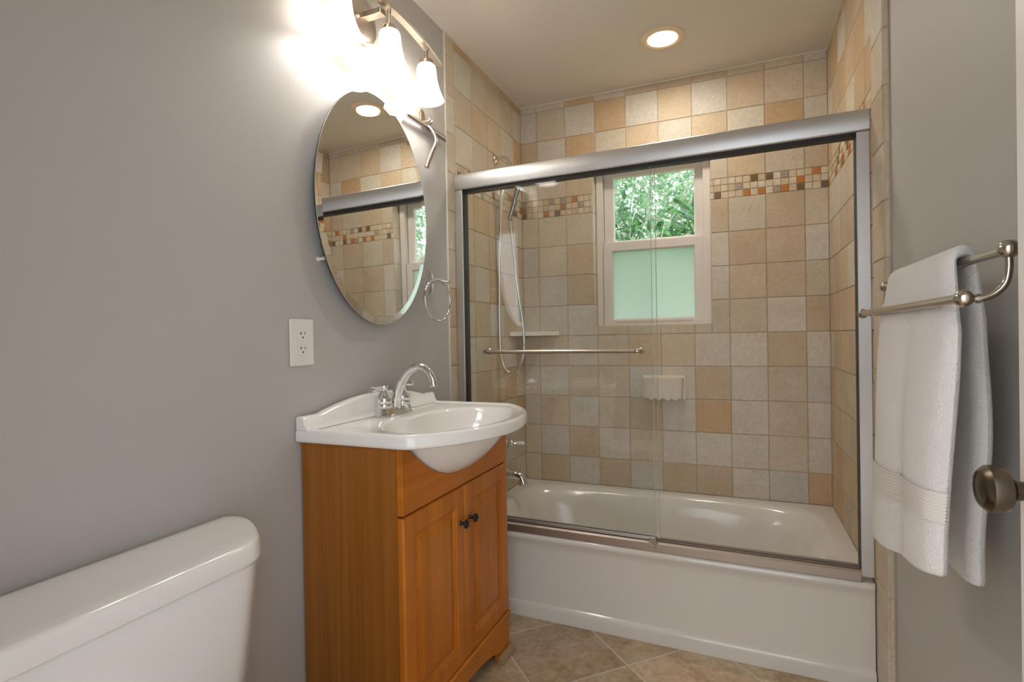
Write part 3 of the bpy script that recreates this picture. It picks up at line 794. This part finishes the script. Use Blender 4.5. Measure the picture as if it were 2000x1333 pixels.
# ------------------------------------------------------------------ sink top
SY = -.550
snk = thing('sink', 'glossy white one piece sink top with bowed front on the vanity cabinet', 'sink', (.25, SY, .876))
hw = .345
ol = [(.0005, SY-hw), (.30, SY-hw)]
R_ = (.165**2 + hw**2)/(2*.165)
arc = []
for i in range(1, 30):
    y = -hw + 2*hw*i/30
    arc.append((.355 + math.sqrt(R_**2 - y*y) - (R_-.165), SY+y))
ol = round_poly([(.0005, SY-hw), (.355, SY-hw)], [0, 0]) + arc + [(.355, SY+hw), (.0005, SY+hw)]
oc = (.255, SY)
rads = [.0]*len(ol)
for i, p in enumerate(ol):
    if abs(p[0]-.355) < 1e-6: rads[i] = .03
ol = round_poly(ol, rads, 5)
NS = 144
an = sorted([2*PI*i/NS for i in range(NS)] + [math.atan2(p[1]-oc[1], p[0]-oc[0]) % (2*PI) for p in ol if p[0] < .01])
hits = [rayhit(ol, oc, a) for a in an]
def so(d, z): return [(max(.0005, oc[0]+math.cos(a)*(h_-d)) if d < .02 else oc[0]+math.cos(a)*(h_-d), oc[1]+math.sin(a)*(h_-d), z) for a, h_ in zip(an, hits)]
bcx, brx, bry = .302, .162, .268
def sb(k, z, cxo=0):
    r_ = []
    for a in an:
        rr_ = sup(a, brx*k, bry*k, 2.3); r_.append((bcx+cxo+math.cos(a)*rr_, SY+math.sin(a)*rr_, z))
    return r_
rings = [so(.035, .8765), so(.006, .8765), so(.001, .880), so(0, .886), so(0, .905), so(.003, .911), so(.009, .9145), so(.017, .9145), so(.021, .911), so(.025, .9085), so(.034, .908),
         sb(1.03, .907), sb(1.0, .904), sb(.965, .895), sb(.9, .872), sb(.8, .842), sb(.64, .812), sb(.44, .795), sb(.22, .789), sb(.09, .788)]
mb = MB(); mb.loft(rings, False, True)
part(mb, 'sink_top', M_porc, snk, smooth=50)
# outside of the bowl, dropping through the scooped front
def ub(k, z, ex=0):
    return [(.262+.205*k*math.cos(2*PI*i/64), -.558+.283*k*math.sin(2*PI*i/64), z) for i in range(64)]
prof = []
for i in range(13):
    t = i/12; prof.append((1-.97*t**1.0, None))
rings = []
for i in range(14):
    k = 1 - i/13*.99
    z = .735 + .142*k**2.3
    if i == 0: z = .8775
    rings.append(ub(k, z))
mb = MB(); mb.loft(rings, False, True); part(mb, 'bowl_underside', M_porc, snk, smooth=60)
# backsplash
bs = []
n_ = 40
for i in range(n_+1):
    t = i/n_; y = SY-hw+2*hw*t
    q = (t-.5)*2
    base = .948
    bump_ = .036*max(0, 1-abs(q/.80)**2.0)
    edge = 1 if abs(q) < .97 else .35
    bs.append((y, base+bump_))
top_ = [(.0005, y, z-.004) for y, z in bs]; t1 = [(.006, y, z) for y, z in bs]; t2 = [(.022, y, z) for y, z in bs]; t3 = [(.029, y, z-.007) for y, z in bs]; t4 = [(.033, y, .925) for y, z in bs]; t5 = [(.045, y, .9085) for y, z in bs]; t6 = [(.0005, y, .9085) for y, z in bs]
sec = [[a[i] for a in (t6, top_, t1, t2, t3, t4, t5)] for i in range(n_+1)]
mb = MB(); mb.loft(sec, True, True)
part(mb, 'backsplash', M_porc, snk, smooth=50, bevel=.003)
mb = MB(); mb.lathe([(.022, 0), (.022, .002), (.016, .003), (.004, .001)], (bcx, SY, .789), (0, 0, 1), 28); part(mb, 'drain_ring', M_chrome, snk, smooth=40)

# ------------------------------------------------------------------ sink faucet
FX, FYC, FZ = .068, -.532, .9085
fa = thing('sink_faucet', 'chrome two handle sink faucet with a high arched spout', 'faucet', (FX, FYC, FZ))
mb = MB()
def oval(rx, ry, z): return [(FX+sup(2*PI*i/48, rx, ry, 5)*math.cos(2*PI*i/48), FYC+sup(2*PI*i/48, rx, ry, 5)*math.sin(2*PI*i/48), FZ+z) for i in range(48)]
mb.loft([oval(.031, .083, 0), oval(.031, .083, .003), oval(.027, .079, .006), oval(.023, .075, .024), oval(.021, .073, .028)])
part(mb, 'base_plate', M_chrome, fa, smooth=35)
sp = spline([(FX+.006, FYC, .930), (FX+.012, FYC, .965), (FX+.030, FYC, 1.012), (FX+.060, FYC, 1.050), (FX+.098, FYC, 1.066), (FX+.130, FYC, 1.056), (FX+.150, FYC, 1.030), (FX+.156, FYC, 1.012)], 6)
n_ = len(sp)
mb = MB(); mb.tube(sp, [.0195 - .0085*min(1, i/(n_*.75)) for i in range(n_)], 20)
mb.lathe([(.012, 0), (.0125, .004), (.0125, .016), (.010, .018)], (FX+.153, FYC, 1.019), (.15, 0, -1), 20)
part(mb, 'spout', M_chrome, fa, smooth=40)
for sgn in (-1, 1):
    y = FYC + sgn*.051
    mb = MB()
    mb.lathe([(.0245, .026), (.0262, .031), (.0262, .037), (.0240, .041), (.0258, .047), (.0240, .058), (.0175, .070), (.0125, .077), (.0100, .082), (.0125, .086), (.0140, .093), (.0115, .100), (.0045, .104)], (FX, y, FZ), (0, 0, 1), 28)
    d_ = Vector((.10, sgn*1.0, .02)).normalized() if sgn > 0 else Vector((-.02, -1.0, -.04)).normalized()
    c_ = Vector((FX, y, FZ+.093))
    if sgn > 0: prof = [(.0055, .006), (.0045, .016), (.0052, .026), (.0085, .040), (.0095, .050), (.0065, .058), (.003, .066)]
    else: prof = [(.0065, .006), (.0068, .018), (.0080, .034), (.0100, .054), (.0112, .066), (.0100, .0695)]
    mb.lathe(prof, c_, d_, 20)
    part(mb, 'handle', M_chrome, fa, smooth=40)

# ------------------------------------------------------------------ outlet
ou = thing('wall_outlet', 'white ground fault outlet on the grey wall above the vanity corner', 'outlet', (WL, -.863, 1.152))
mb = MB(); mb.box((WL, -.907, 1.087), (WL+.007, -.819, 1.218)); part(mb, 'cover_plate', M_plate, ou, bevel=.0035, seg=3)
mb = MB(); mb.box((WL+.006, -.881, 1.116), (WL+.0095, -.845, 1.189)); part(mb, 'receptacle', M_plate, ou, bevel=.001)
for zc in (1.172, 1.131):
    mb = MB(); X_ = WL+.0096
    mb.box((X_, -.8735, zc+.002), (X_+.0004, -.8715, zc+.0095)); mb.box((X_, -.8715, zc+.0045), (X_+.0004, -.8680, zc+.0065)); mb.box((X_, -.8575, zc+.002), (X_+.0004, -.8555, zc+.0095))
    mb.lathe([(.0026, 0), (.0026, .0004)], (X_, -.8640, zc-.006), (1, 0, 0), 12)
    part(mb, 'socket_slots', M_dark, ou)
for zc in (1.1565, 1.1485):
    mb = MB(); mb.box((WL+.0095, -.870, zc-.0028), (WL+.0108, -.856, zc+.0028)); part(mb, 'test_button', M_plate, ou, bevel=.0004, seg=1)
for zc in (1.205, 1.100):
    mb = MB(); mb.lathe([(.0032, 0), (.0032, .0008), (.002, .0014)], (WL+.0068, -.863, zc), (1, 0, 0), 14); part(mb, 'screw', M_plate, ou, smooth=40)

# ------------------------------------------------------------------ mirror
mi = thing('oval_mirror', 'large frameless oval mirror on the grey wall over the sink', 'mirror', (.0325, -.5425, 1.587))
mi.rotation_euler = (0, math.radians(-.56), math.radians(-.97))
ry_, rz_ = .2865, .381
def el(k, x): return [(x, (ry_-k)*math.cos(2*PI*i/128), (rz_-k)*math.sin(2*PI*i/128)) for i in range(128)]
mb = MB(); mb.loft([el(.0, -.0045), el(0, -.0013), el(.022, 0), el(.0225, 0)], False, True); mb.build('mirror_glass', M_mirror, mi, smooth=1)
mb = MB(); mb.loft([el(.004, -.012), el(.0005, -.008), el(.0005, -.0046)], True, True); mb.build('backing', M_back, mi)
for (y, z) in ((-.246, -.190), (.246, -.190), (0, .30)):
    mb = MB(); mb.lathe([(.008, -.0385), (.008, -.034), (.005, -.03), (.005, -.012)], (0, y, z), (1, 0, 0), 16); mb.build('mount', M_plate, mi, smooth=40)

# ------------------------------------------------------------------ vanity light
vl = thing('vanity_light', 'three shade brushed nickel vanity light over the oval mirror', 'wall light', (WL, -.56, 2.205))
mb = MB(); mb.lathe([(.078, 0), (.078, .006), (.074, .012), (.064, .016), (.05, .018), (.012, .022)], (WL, -.575, 2.205), (1, 0, 0), 48); part(mb, 'back_plate', M_nickel, vl, smooth=35)
mb = MB(); mb.box((WL+.016, -.586, 2.208), (.085, -.556, 2.226)); mb.lathe([(.006, 0), (.006, .010), (.003, .013)], (WL+.018, -.615, 2.198), (1, 0, 0), 14); part(mb, 'arm', M_nickel, vl, bevel=.002)
bar_p = []
for i in range(33):
    t = -1 + 2*i/32
    bar_p.append((.088 + .010*(1-t*t), -.545 + .318*t, 2.200 + .036*(1-t*t)))
mb = MB(); mb.strip(bar_p, .014, .0045, (1, 0, -.12)); part(mb, 'arched_bar', M_nickel, vl, smooth=30)
for i, y in enumerate((-.782, -.545, -.309)):
    zt = 2.163; xc = .083 if i != 1 else .090
    t = (y+.545)/.318
    zb = 2.200 + .036*(1-t*t)
    mb = MB(); mb.lathe([(.006, zb-.004), (.006, zt+.018), (.024, zt+.017), (.027, zt+.012), (.027, zt-.006)], (xc, y, 0), (0, 0, 1), 24)
    hold = part(mb, 'shade_holder', M_nickel, vl, smooth=35)
    po = [(.018, 2.167), (.026, 2.166), (.0320, 2.160), (.0350, 2.149), (.0360, 2.133), (.0390, 2.108), (.0450, 2.081), (.0530, 2.058), (.0600, 2.042), (.0625, 2.0355)]
    pi_ = [(r-.003, z) for r, z in reversed(po)]
    mb = MB(); mb.lathe(po + pi_, (xc, y, 0), (0, 0, 1), 40, cap=False); part(mb, 'lamp_shade', M_shade, vl, smooth=60)
    ld = bpy.data.lights.new('bulb_light', 'POINT'); ld.energy = BULB_W; ld.shadow_soft_size = .03; ld.color = (1, .97, .93)
    lo = bpy.data.objects.new('bulb_light', ld); COL.objects.link(lo); lo.location = (xc-vl.location.x, y-vl.location.y, zt-.080-vl.location.z); lo.parent = vl

# ------------------------------------------------------------------ recessed ceiling light
cl_ = thing('recessed_ceiling_light', 'round recessed ceiling light with a pale trim ring over the tub', 'ceiling light', (.840, .420, H))
mb = MB(); mb.lathe([(.094, -.0005), (.094, -.004), (.088, -.009), (.072, -.010), (.064, -.006), (.064, -.001)], (.840, .420, H), (0, 0, 1), 56, cap=False); part(mb, 'trim_ring', pmat('pale trim', srgb(238, 214, 180), .35), cl_, smooth=45)
mb = MB(); mb.lathe([(.0645, -.004), (.050, -.0065), (.02, -.008), (.001, -.0082)], (.840, .420, H), (0, 0, 1), 48); part(mb, 'lens', M_lens, cl_, smooth=60)

ld = bpy.data.lights.new('can_light', 'AREA'); ld.shape = 'DISK'; ld.size = .12; ld.energy = CAN_W; ld.color = (1, .95, .86)
lo = bpy.data.objects.new('can_light', ld); COL.objects.link(lo); lo.location = (0, 0, -.014); lo.parent = cl_
# ------------------------------------------------------------------ towel ring
rg = thing('towel_ring', 'chrome towel ring on the grey wall right of the mirror', 'towel ring', (WL, -.165, 1.385))
mb = MB()
def ov(ry2, rz2, x): return [(WL+x, -.166+ry2*math.cos(2*PI*i/40), 1.382+rz2*math.sin(2*PI*i/40)) for i in range(40)]
mb.loft([ov(.021, .048, 0), ov(.021, .048, .004), ov(.016, .042, .009), ov(.008, .020, .013)]); part(mb, 'wall_plate', M_chrome, rg, smooth=40)
mb = MB(); mb.tube(spline([(WL+.008, -.166, 1.385), (WL+.03, -.166, 1.392), (WL+.05, -.166, 1.388), (WL+.058, -.168, 1.384)], 5), [.009]*5+[.0075]*6+[.007]*5, 14); mb.tube([(.050, -.186, 1.384), (.050, -.120, 1.384)], .006, 12); mb.sphere((.050, -.118, 1.384), .0085); part(mb, 'post', M_chrome, rg, smooth=45)
mb = MB()
ang = math.radians(8); dirn = Vector((.10, 0, -1)).normalized()
mb.torus(Vector((.056, -.212, 1.305)), Vector((1, -.10, .04)), .081, .0046, 72, 12)
part(mb, 'ring', M_chrome, rg, smooth=60)

# ------------------------------------------------------------------ squeegee on its hook
sq = thing('shower_squeegee', 'satin metal shower squeegee with curved handle hanging right of the mirror', 'squeegee', (.02, -.2, 1.99))
mb = MB(); mb.box((.010, -.338, 1.982), (.022, -.060, 1.996)); part(mb, 'blade_holder', M_nickel, sq, bevel=.004)
mb = MB(); mb.box((.0135, -.343, 1.974), (.0165, -.055, 1.984)); part(mb, 'rubber_blade', pmat('grey rubber', (.15, .14, .13), .6), sq)
hp_ = spline([(.020, -.200, 1.990), (.034, -.196, 1.972), (.046, -.190, 1.944), (.046, -.190, 1.918), (.034, -.198, 1.885), (.024, -.208, 1.85), (.018, -.214, 1.825)], 6)
mb = MB(); mb.tube(hp_, [.0075 + .003*min(1, max(0, (i-12)/8)) for i in range(len(hp_))], 14); part(mb, 'handle', M_nickel, sq, smooth=45)
hk = thing('wall_hook', 'small oval metal hook above the hanging squeegee', 'hook', (WL, -.205, 2.02))
mb = MB()
def ov2(k, x): return [(WL+x, -.205+.018*k*math.cos(2*PI*i/32), 2.022+.036*k*math.sin(2*PI*i/32)) for i in range(32)]
mb.loft([ov2(1, 0), ov2(1, .003), ov2(.85, .006)]); part(mb, 'hook_plate', pmat('reflection darkened nickel', srgb(150, 132, 112), .5, 1), hk, smooth=35)  # brushed nickel, its dark reflection painted in as a darker base colour
mb = MB(); mb.tube(spline([(WL+.004, -.215, 2.004), (.026, -.215, 2.002), (.034, -.215, 2.004), (.034, -.215, 2.012)], 5), .004, 10); mb.tube(spline([(WL+.004, -.195, 2.004), (.026, -.195, 2.002), (.034, -.195, 2.004), (.034, -.195, 2.012)], 5), .004, 10); part(mb, 'prong', M_nickel, hk, smooth=45)

# ------------------------------------------------------------------ toilet
to = thing('toilet', 'white toilet with a tank lid against the grey left wall', 'toilet', (.2, -1.50, 0))
def lidpoly(ins):
    e_ = [tuple(p)[:2] for p in spline([(.006, -1.128, 0), (.035, -1.114, 0), (.075, -1.117, 0), (.118, -1.136, 0), (.160, -1.163, 0), (.198, -1.194, 0), (.219, -1.226, 0), (.2245, -1.262, 0)], 4)]
    base = e_ + [(.2255, -1.50)] + [(x, -3.0-y) for x, y in reversed(e_)]
    c = Vector((.115, -1.50)); out = []
    for p in base:
        v = Vector(p)-c; sx = 1-ins/.11; sy = 1-ins/.386
        out.append((c.x+v.x*sx, c.y+v.y*sy))
    return out
mb = MB(); mb.loft([[(x, y, z) for x, y in lidpoly(i_)] for i_, z in ((.006, .7115), (.001, .7125), (.0, .716), (.004, .742), (.006, .7465), (.0105, .7500), (.016, .7515), (.04, .7525))]); part(mb, 'tank_lid', M_toilet, to, smooth=40)
mb = MB(); mb.loft([[(max(x, .008), y, z) for x, y in lidpoly(i_)] for i_, z in ((.050, .385), (.040, .40), (.030, .48), (.020, .58), (.012, .66), (.008, .703), (.011, .7075), (.030, .709), (.030, .7112))]); part(mb, 'tank', M_toilet, to, smooth=40)
def bel(cx_, rx, ry, z, n=48): return [(cx_+rx*math.cos(2*PI*i/n), -1.50+ry*math.sin(2*PI*i/n), z) for i in range(n)]
mb = MB(); mb.loft([bel(.36, .24, .11, .0), bel(.36, .24, .11, .02), bel(.37, .22, .095, .10), bel(.39, .23, .11, .20), bel(.43, .26, .16, .30), bel(.445, .275, .185, .36), bel(.45, .28, .19, .385), bel(.45, .235, .145, .388), bel(.45, .2, .12, .30), bel(.45, .1, .07, .22)]); mb.box((.03, -1.64, .33), (.30, -1.36, .384)); part(mb, 'bowl', M_toilet, to, smooth=45)
mb = MB(); mb.loft([bel(.465, .27, .188, .390), bel(.465, .275, .193, .398), bel(.465, .272, .19, .420), bel(.465, .25, .17, .426)]); part(mb, 'seat_lid', M_toilet, to, smooth=45)

# ------------------------------------------------------------------ double towel bar
tb = thing('double_towel_bar', 'nickel double towel bar with curved arms on the right grey wall', 'towel bar', (WR, -.83, 1.26))
YN, YF_ = -1.141, -.519
RX, RZ, FX2, FZ2 = 1.450, 1.2600, 1.403, 1.1985
mb = MB(); mb.tube([(RX, YN, RZ), (RX, YF_, RZ)], .0068, 16); part(mb, 'rear_bar', M_barm, tb, smooth=45)
mb = MB(); mb.tube([(FX2, YN, FZ2), (FX2, YF_, FZ2)], .0072, 16); part(mb, 'front_bar', M_barm, tb, smooth=45)
for y in (YN, YF_):
    mb = MB()
    mb.lathe([(.024, 0), (.024, .005), (.014, .010), (.0075, .016), (.0065, .05), (.009, .062), (.0065, .07), (.0075, .085)], (WR, y, RZ), (-1, 0, 0), 24)
    mb.sphere((RX, y, RZ), .0120)
    part(mb, 'wall_post', M_barm, tb, smooth=45)
    mb = MB()
    mb.tube(spline([(RX, y, RZ-.008), (RX-.000, y, RZ-.026), (RX-.004, y, RZ-.045), (RX-.016, y, RZ-.058), (RX-.030, y, FZ2-.001), (FX2+.008, y, FZ2)], 6), .0045, 12)
    mb.lathe([(.0062, 0), (.0062, .004)], (RX-.030, y, FZ2-.001), (-1, 0, .0), 14)
    mb.sphere((FX2, y, FZ2), .0115)
    part(mb, 'curved_arm', M_barm, tb, smooth=45)

# ------------------------------------------------------------------ towel
tw = thing('bath_towel', 'white terry bath towel folded over the rear towel bar', 'towel', (RX, -.82, RZ))
def tow_layer(path, name, band=None):
    """path: list of (x, z, y_near, y_far, wav) down the drop; builds a closed padded sheet"""
    NC = 30; rings = []
    for k, (x, z, yn, yf2, wav, th) in enumerate(path):
        ring = []; inner = []
        for i in range(NC+1):
            t = i/NC; y = yf2 + (yn-yf2)*t
            # two soft lobes across the fold
            lobe = math.sin(PI*min(1, t/.55))**.7 if t < .55 else math.sin(PI*(t-.55)/.45)**.6
            ed = min(1, min(t, 1-t)/.06)**.5
            o_ = -wav*lobe
            ring.append((x + o_ - th*ed, y, z)); inner.append((x + o_*.4 + th*ed, y, z))
        rings.append(ring + list(reversed(inner)))
    return rings
front_p = []
rows = 40
zt_, zb_ = RZ, .70
for k in range(rows+1):
    t = k/rows
    z = 1.262 - t*(1.262-.735)
    x = 1.433 - .012*min(1, t*6) - .020*max(0, t-.12)
    yn = -1.012 - .062*min(1, t*5) + .012*t
    yfa = -.632 - .060*min(1, t*3)*0 + (-.03*t)
    th = .0085 + .005*min(1, t*3)
    wav = .013*min(1, t*2)
    front_p.append([x, z, yn, yfa, wav, th])
def shape_front():
    rings = tow_layer([tuple(p) for p in front_p], 'f')
    out = []
    for k, r_ in enumerate(rings):
        t = k/rows
        rr_ = []
        for (x, y, z) in r_:
            # lower hem is not level: nearer corner hangs a little higher
            s_ = (y+.62)/-.45
            z2 = z + t*t*( .055*max(0, min(1, s_)) - .028*(1-max(0, min(1, s_)))) + .004*math.sin(18*y)*t
            x2 = x + .004*math.sin(11*y+5*t)*t
            rr_.append((x2, y, z2))
        out.append(rr_)
    return out
FR = shape_front()
bk_p = []
for k in range(rows+1):
    t = k/rows
    z = 1.262 - t*(1.262-.735)
    x = 1.468 + .014*min(1, t*6)
    yn = -.985 + .03*t + .012*math.sin(t*9)
    bk_p.append((x, z, yn, -.632-.01*t, .0, .009+.004*min(1, t*3)))
BR = tow_layer(bk_p, 'b')
# over-the-bar cap joining both drops
NCAP = 10; cap = []
f0, b0 = FR[0], BR[0]
for k in range(1, NCAP):
    a = PI*k/NCAP; w_ = (1-math.cos(a))/2
    ring = []
    n2 = len(f0)//2
    for i in range(len(f0)):
        pf, pb = f0[i], b0[i if True else 0]
        # outer row of the front is -x side, of the back +x side: swap rows so the sheet turns over the bar
        pb = b0[len(f0)-1-i]
        rad = 1 if i < n2 else .42
        x = pf[0] + (pb[0]-pf[0])*w_; y = pf[1] + (pb[1]-pf[1])*w_
        ring.append((x, y, 1.262 + math.sin(a)*(.0265 if i < n2 else .0085)))
    cap.append(ring)
bk_sw = [list(reversed(r_)) for r_ in BR]
mb = MB(); mb.loft(list(reversed(FR)) + cap + bk_sw, True, True)
part(mb, 'terry_body', M_towel, tw, smooth=70, subsurf=1)
# flat woven band with ribs near the hem
for (R0, nm) in ((FR, 'front'),):
    mb = MB(); bands = []
    ks = [k for k in range(rows+1) if .70 <= k/rows <= .80]
    n2 = len(R0[0])//2
    k0, k1 = ks[0], ks[-1]
    NR = 36
    for j in range(NR+1):
        q = k0 + (k1-k0)*j/NR; a = int(q); fr_ = q-a; b_ = min(rows, a+1)
        ring = []
        for i in range(n2):
            p = Vector(R0[a][i])*(1-fr_) + Vector(R0[b_][i])*fr_
            p.x -= .0010 + (.0012 if j % 4 < 2 else 0)
            ring.append(tuple(p))
        bands.append(ring)
    mb.loft(bands, False, False, closed=False); part(mb, 'woven_band', M_band, tw, smooth=80)

# ------------------------------------------------------------------ outdoors
mb = MB(); mb.box((-8, 1.02, -1.1), (9, 14, -1.0))
tag(mb.build('lawn', M_grass), 'green lawn outside the window', 'lawn', kind='structure')
def leaves(mb, n, cen, rad, ln, wd, r2, shell=.0):
    for _ in range(n):
        while True:
            p = Vector((r2.uniform(-1, 1), r2.uniform(-1, 1), r2.uniform(-1, 1)))
            if shell < p.length < 1: break
        p = Vector(cen) + Vector((p.x*rad[0], p.y*rad[1], p.z*rad[2]))
        d = Vector((r2.gauss(0, 1), r2.gauss(0, 1), r2.gauss(-.2, .7))).normalized(); s_ = d.orthogonal().normalized()
        s_ = (Matrix.Rotation(r2.uniform(0, 6.28), 3, d) @ s_); nn = d.cross(s_)
        l = ln*r2.uniform(.7, 1.3); w_ = wd*r2.uniform(.8, 1.2)
        c = r2.random(); col = (c, c, c)
        pts = [p, p+d*l*.3+s_*w_*.8, p+d*l*.6+s_*w_*.75, p+d*l, p+d*l*.6-s_*w_*.75, p+d*l*.3-s_*w_*.8, p+d*l*.3-nn*w_*.25, p+d*l*.6-nn*w_*.25]
        mb.add(pts, [(0, 1, 6), (6, 1, 2, 7), (7, 2, 3), (0, 6, 5), (6, 7, 4, 5), (7, 3, 4)], col)
def branches(mb, base, cen, rad, n, r2, r0=.03):
    base = Vector(base); cen = Vector(cen)
    mb.tube(spline([base, base.lerp(cen, .5)+Vector((r2.uniform(-.1, .1), 0, 0)), cen], 6), [r0*(1-.03*i) for i in range(13)], 8)
    for _ in range(n):
        q = base.lerp(cen, r2.uniform(.35, 1.0))
        while True:
            p = Vector((r2.uniform(-1, 1), r2.uniform(-1, 1), r2.uniform(-.6, 1)))
            if .6 < p.length < 1: break
        e = cen + Vector((p.x*rad[0], p.y*rad[1], p.z*rad[2])); m_ = q.lerp(e, .5)+Vector((r2.uniform(-.15, .15), r2.uniform(-.1, .1), r2.uniform(.0, .2)))
        mb.tube(spline([q, m_, e], 5), [r0*.45*(1-.08*i) for i in range(11)], 6)
def tree(name, label, base, cen, rad, n, ln, wd, mat, nb, seed, r0=.03, group=None):
    r2 = random.Random(seed)
    t = thing(name, label, 'tree', base, group=group)
    a = MB(); leaves(a, n, cen, rad, ln, wd, r2); part(a, 'foliage', mat, t)
    a = MB(); branches(a, base, cen, rad, nb, r2, r0); part(a, 'branches', M_bark, t, smooth=60)
tree('leafy_tree', 'pale fine leaved tree filling the view outside the window', (.1, 5.2, -1.0), (.1, 4.9, 3.0), (2.6, 1.1, 2.3), 26000, .085, .022, M_leafA, 26, 21, .045)
tree('broadleaf_shrub', 'dark broad leaved shrub at the lower right outside the window', (.75, 2.7, -1.0), (.76, 2.6, 2.02), (.26, .3, .30), 230, .10, .027, M_leafB, 12, 22, .02)
tree('broadleaf_shrub', 'dark broad leaved shrub at the lower middle outside the window', (.20, 3.1, -1.0), (.17, 3.0, 2.10), (.24, .3, .32), 130, .11, .030, M_leafB, 9, 23, .02)
tree('leafy_tree', 'fine leaved tree farther right, seen mirrored in the oval mirror', (4.4, 5.6, -1.0), (4.4, 5.4, 2.9), (1.55, 1.0, 2.2), 9000, .09, .024, M_leafA, 16, 24, .045)
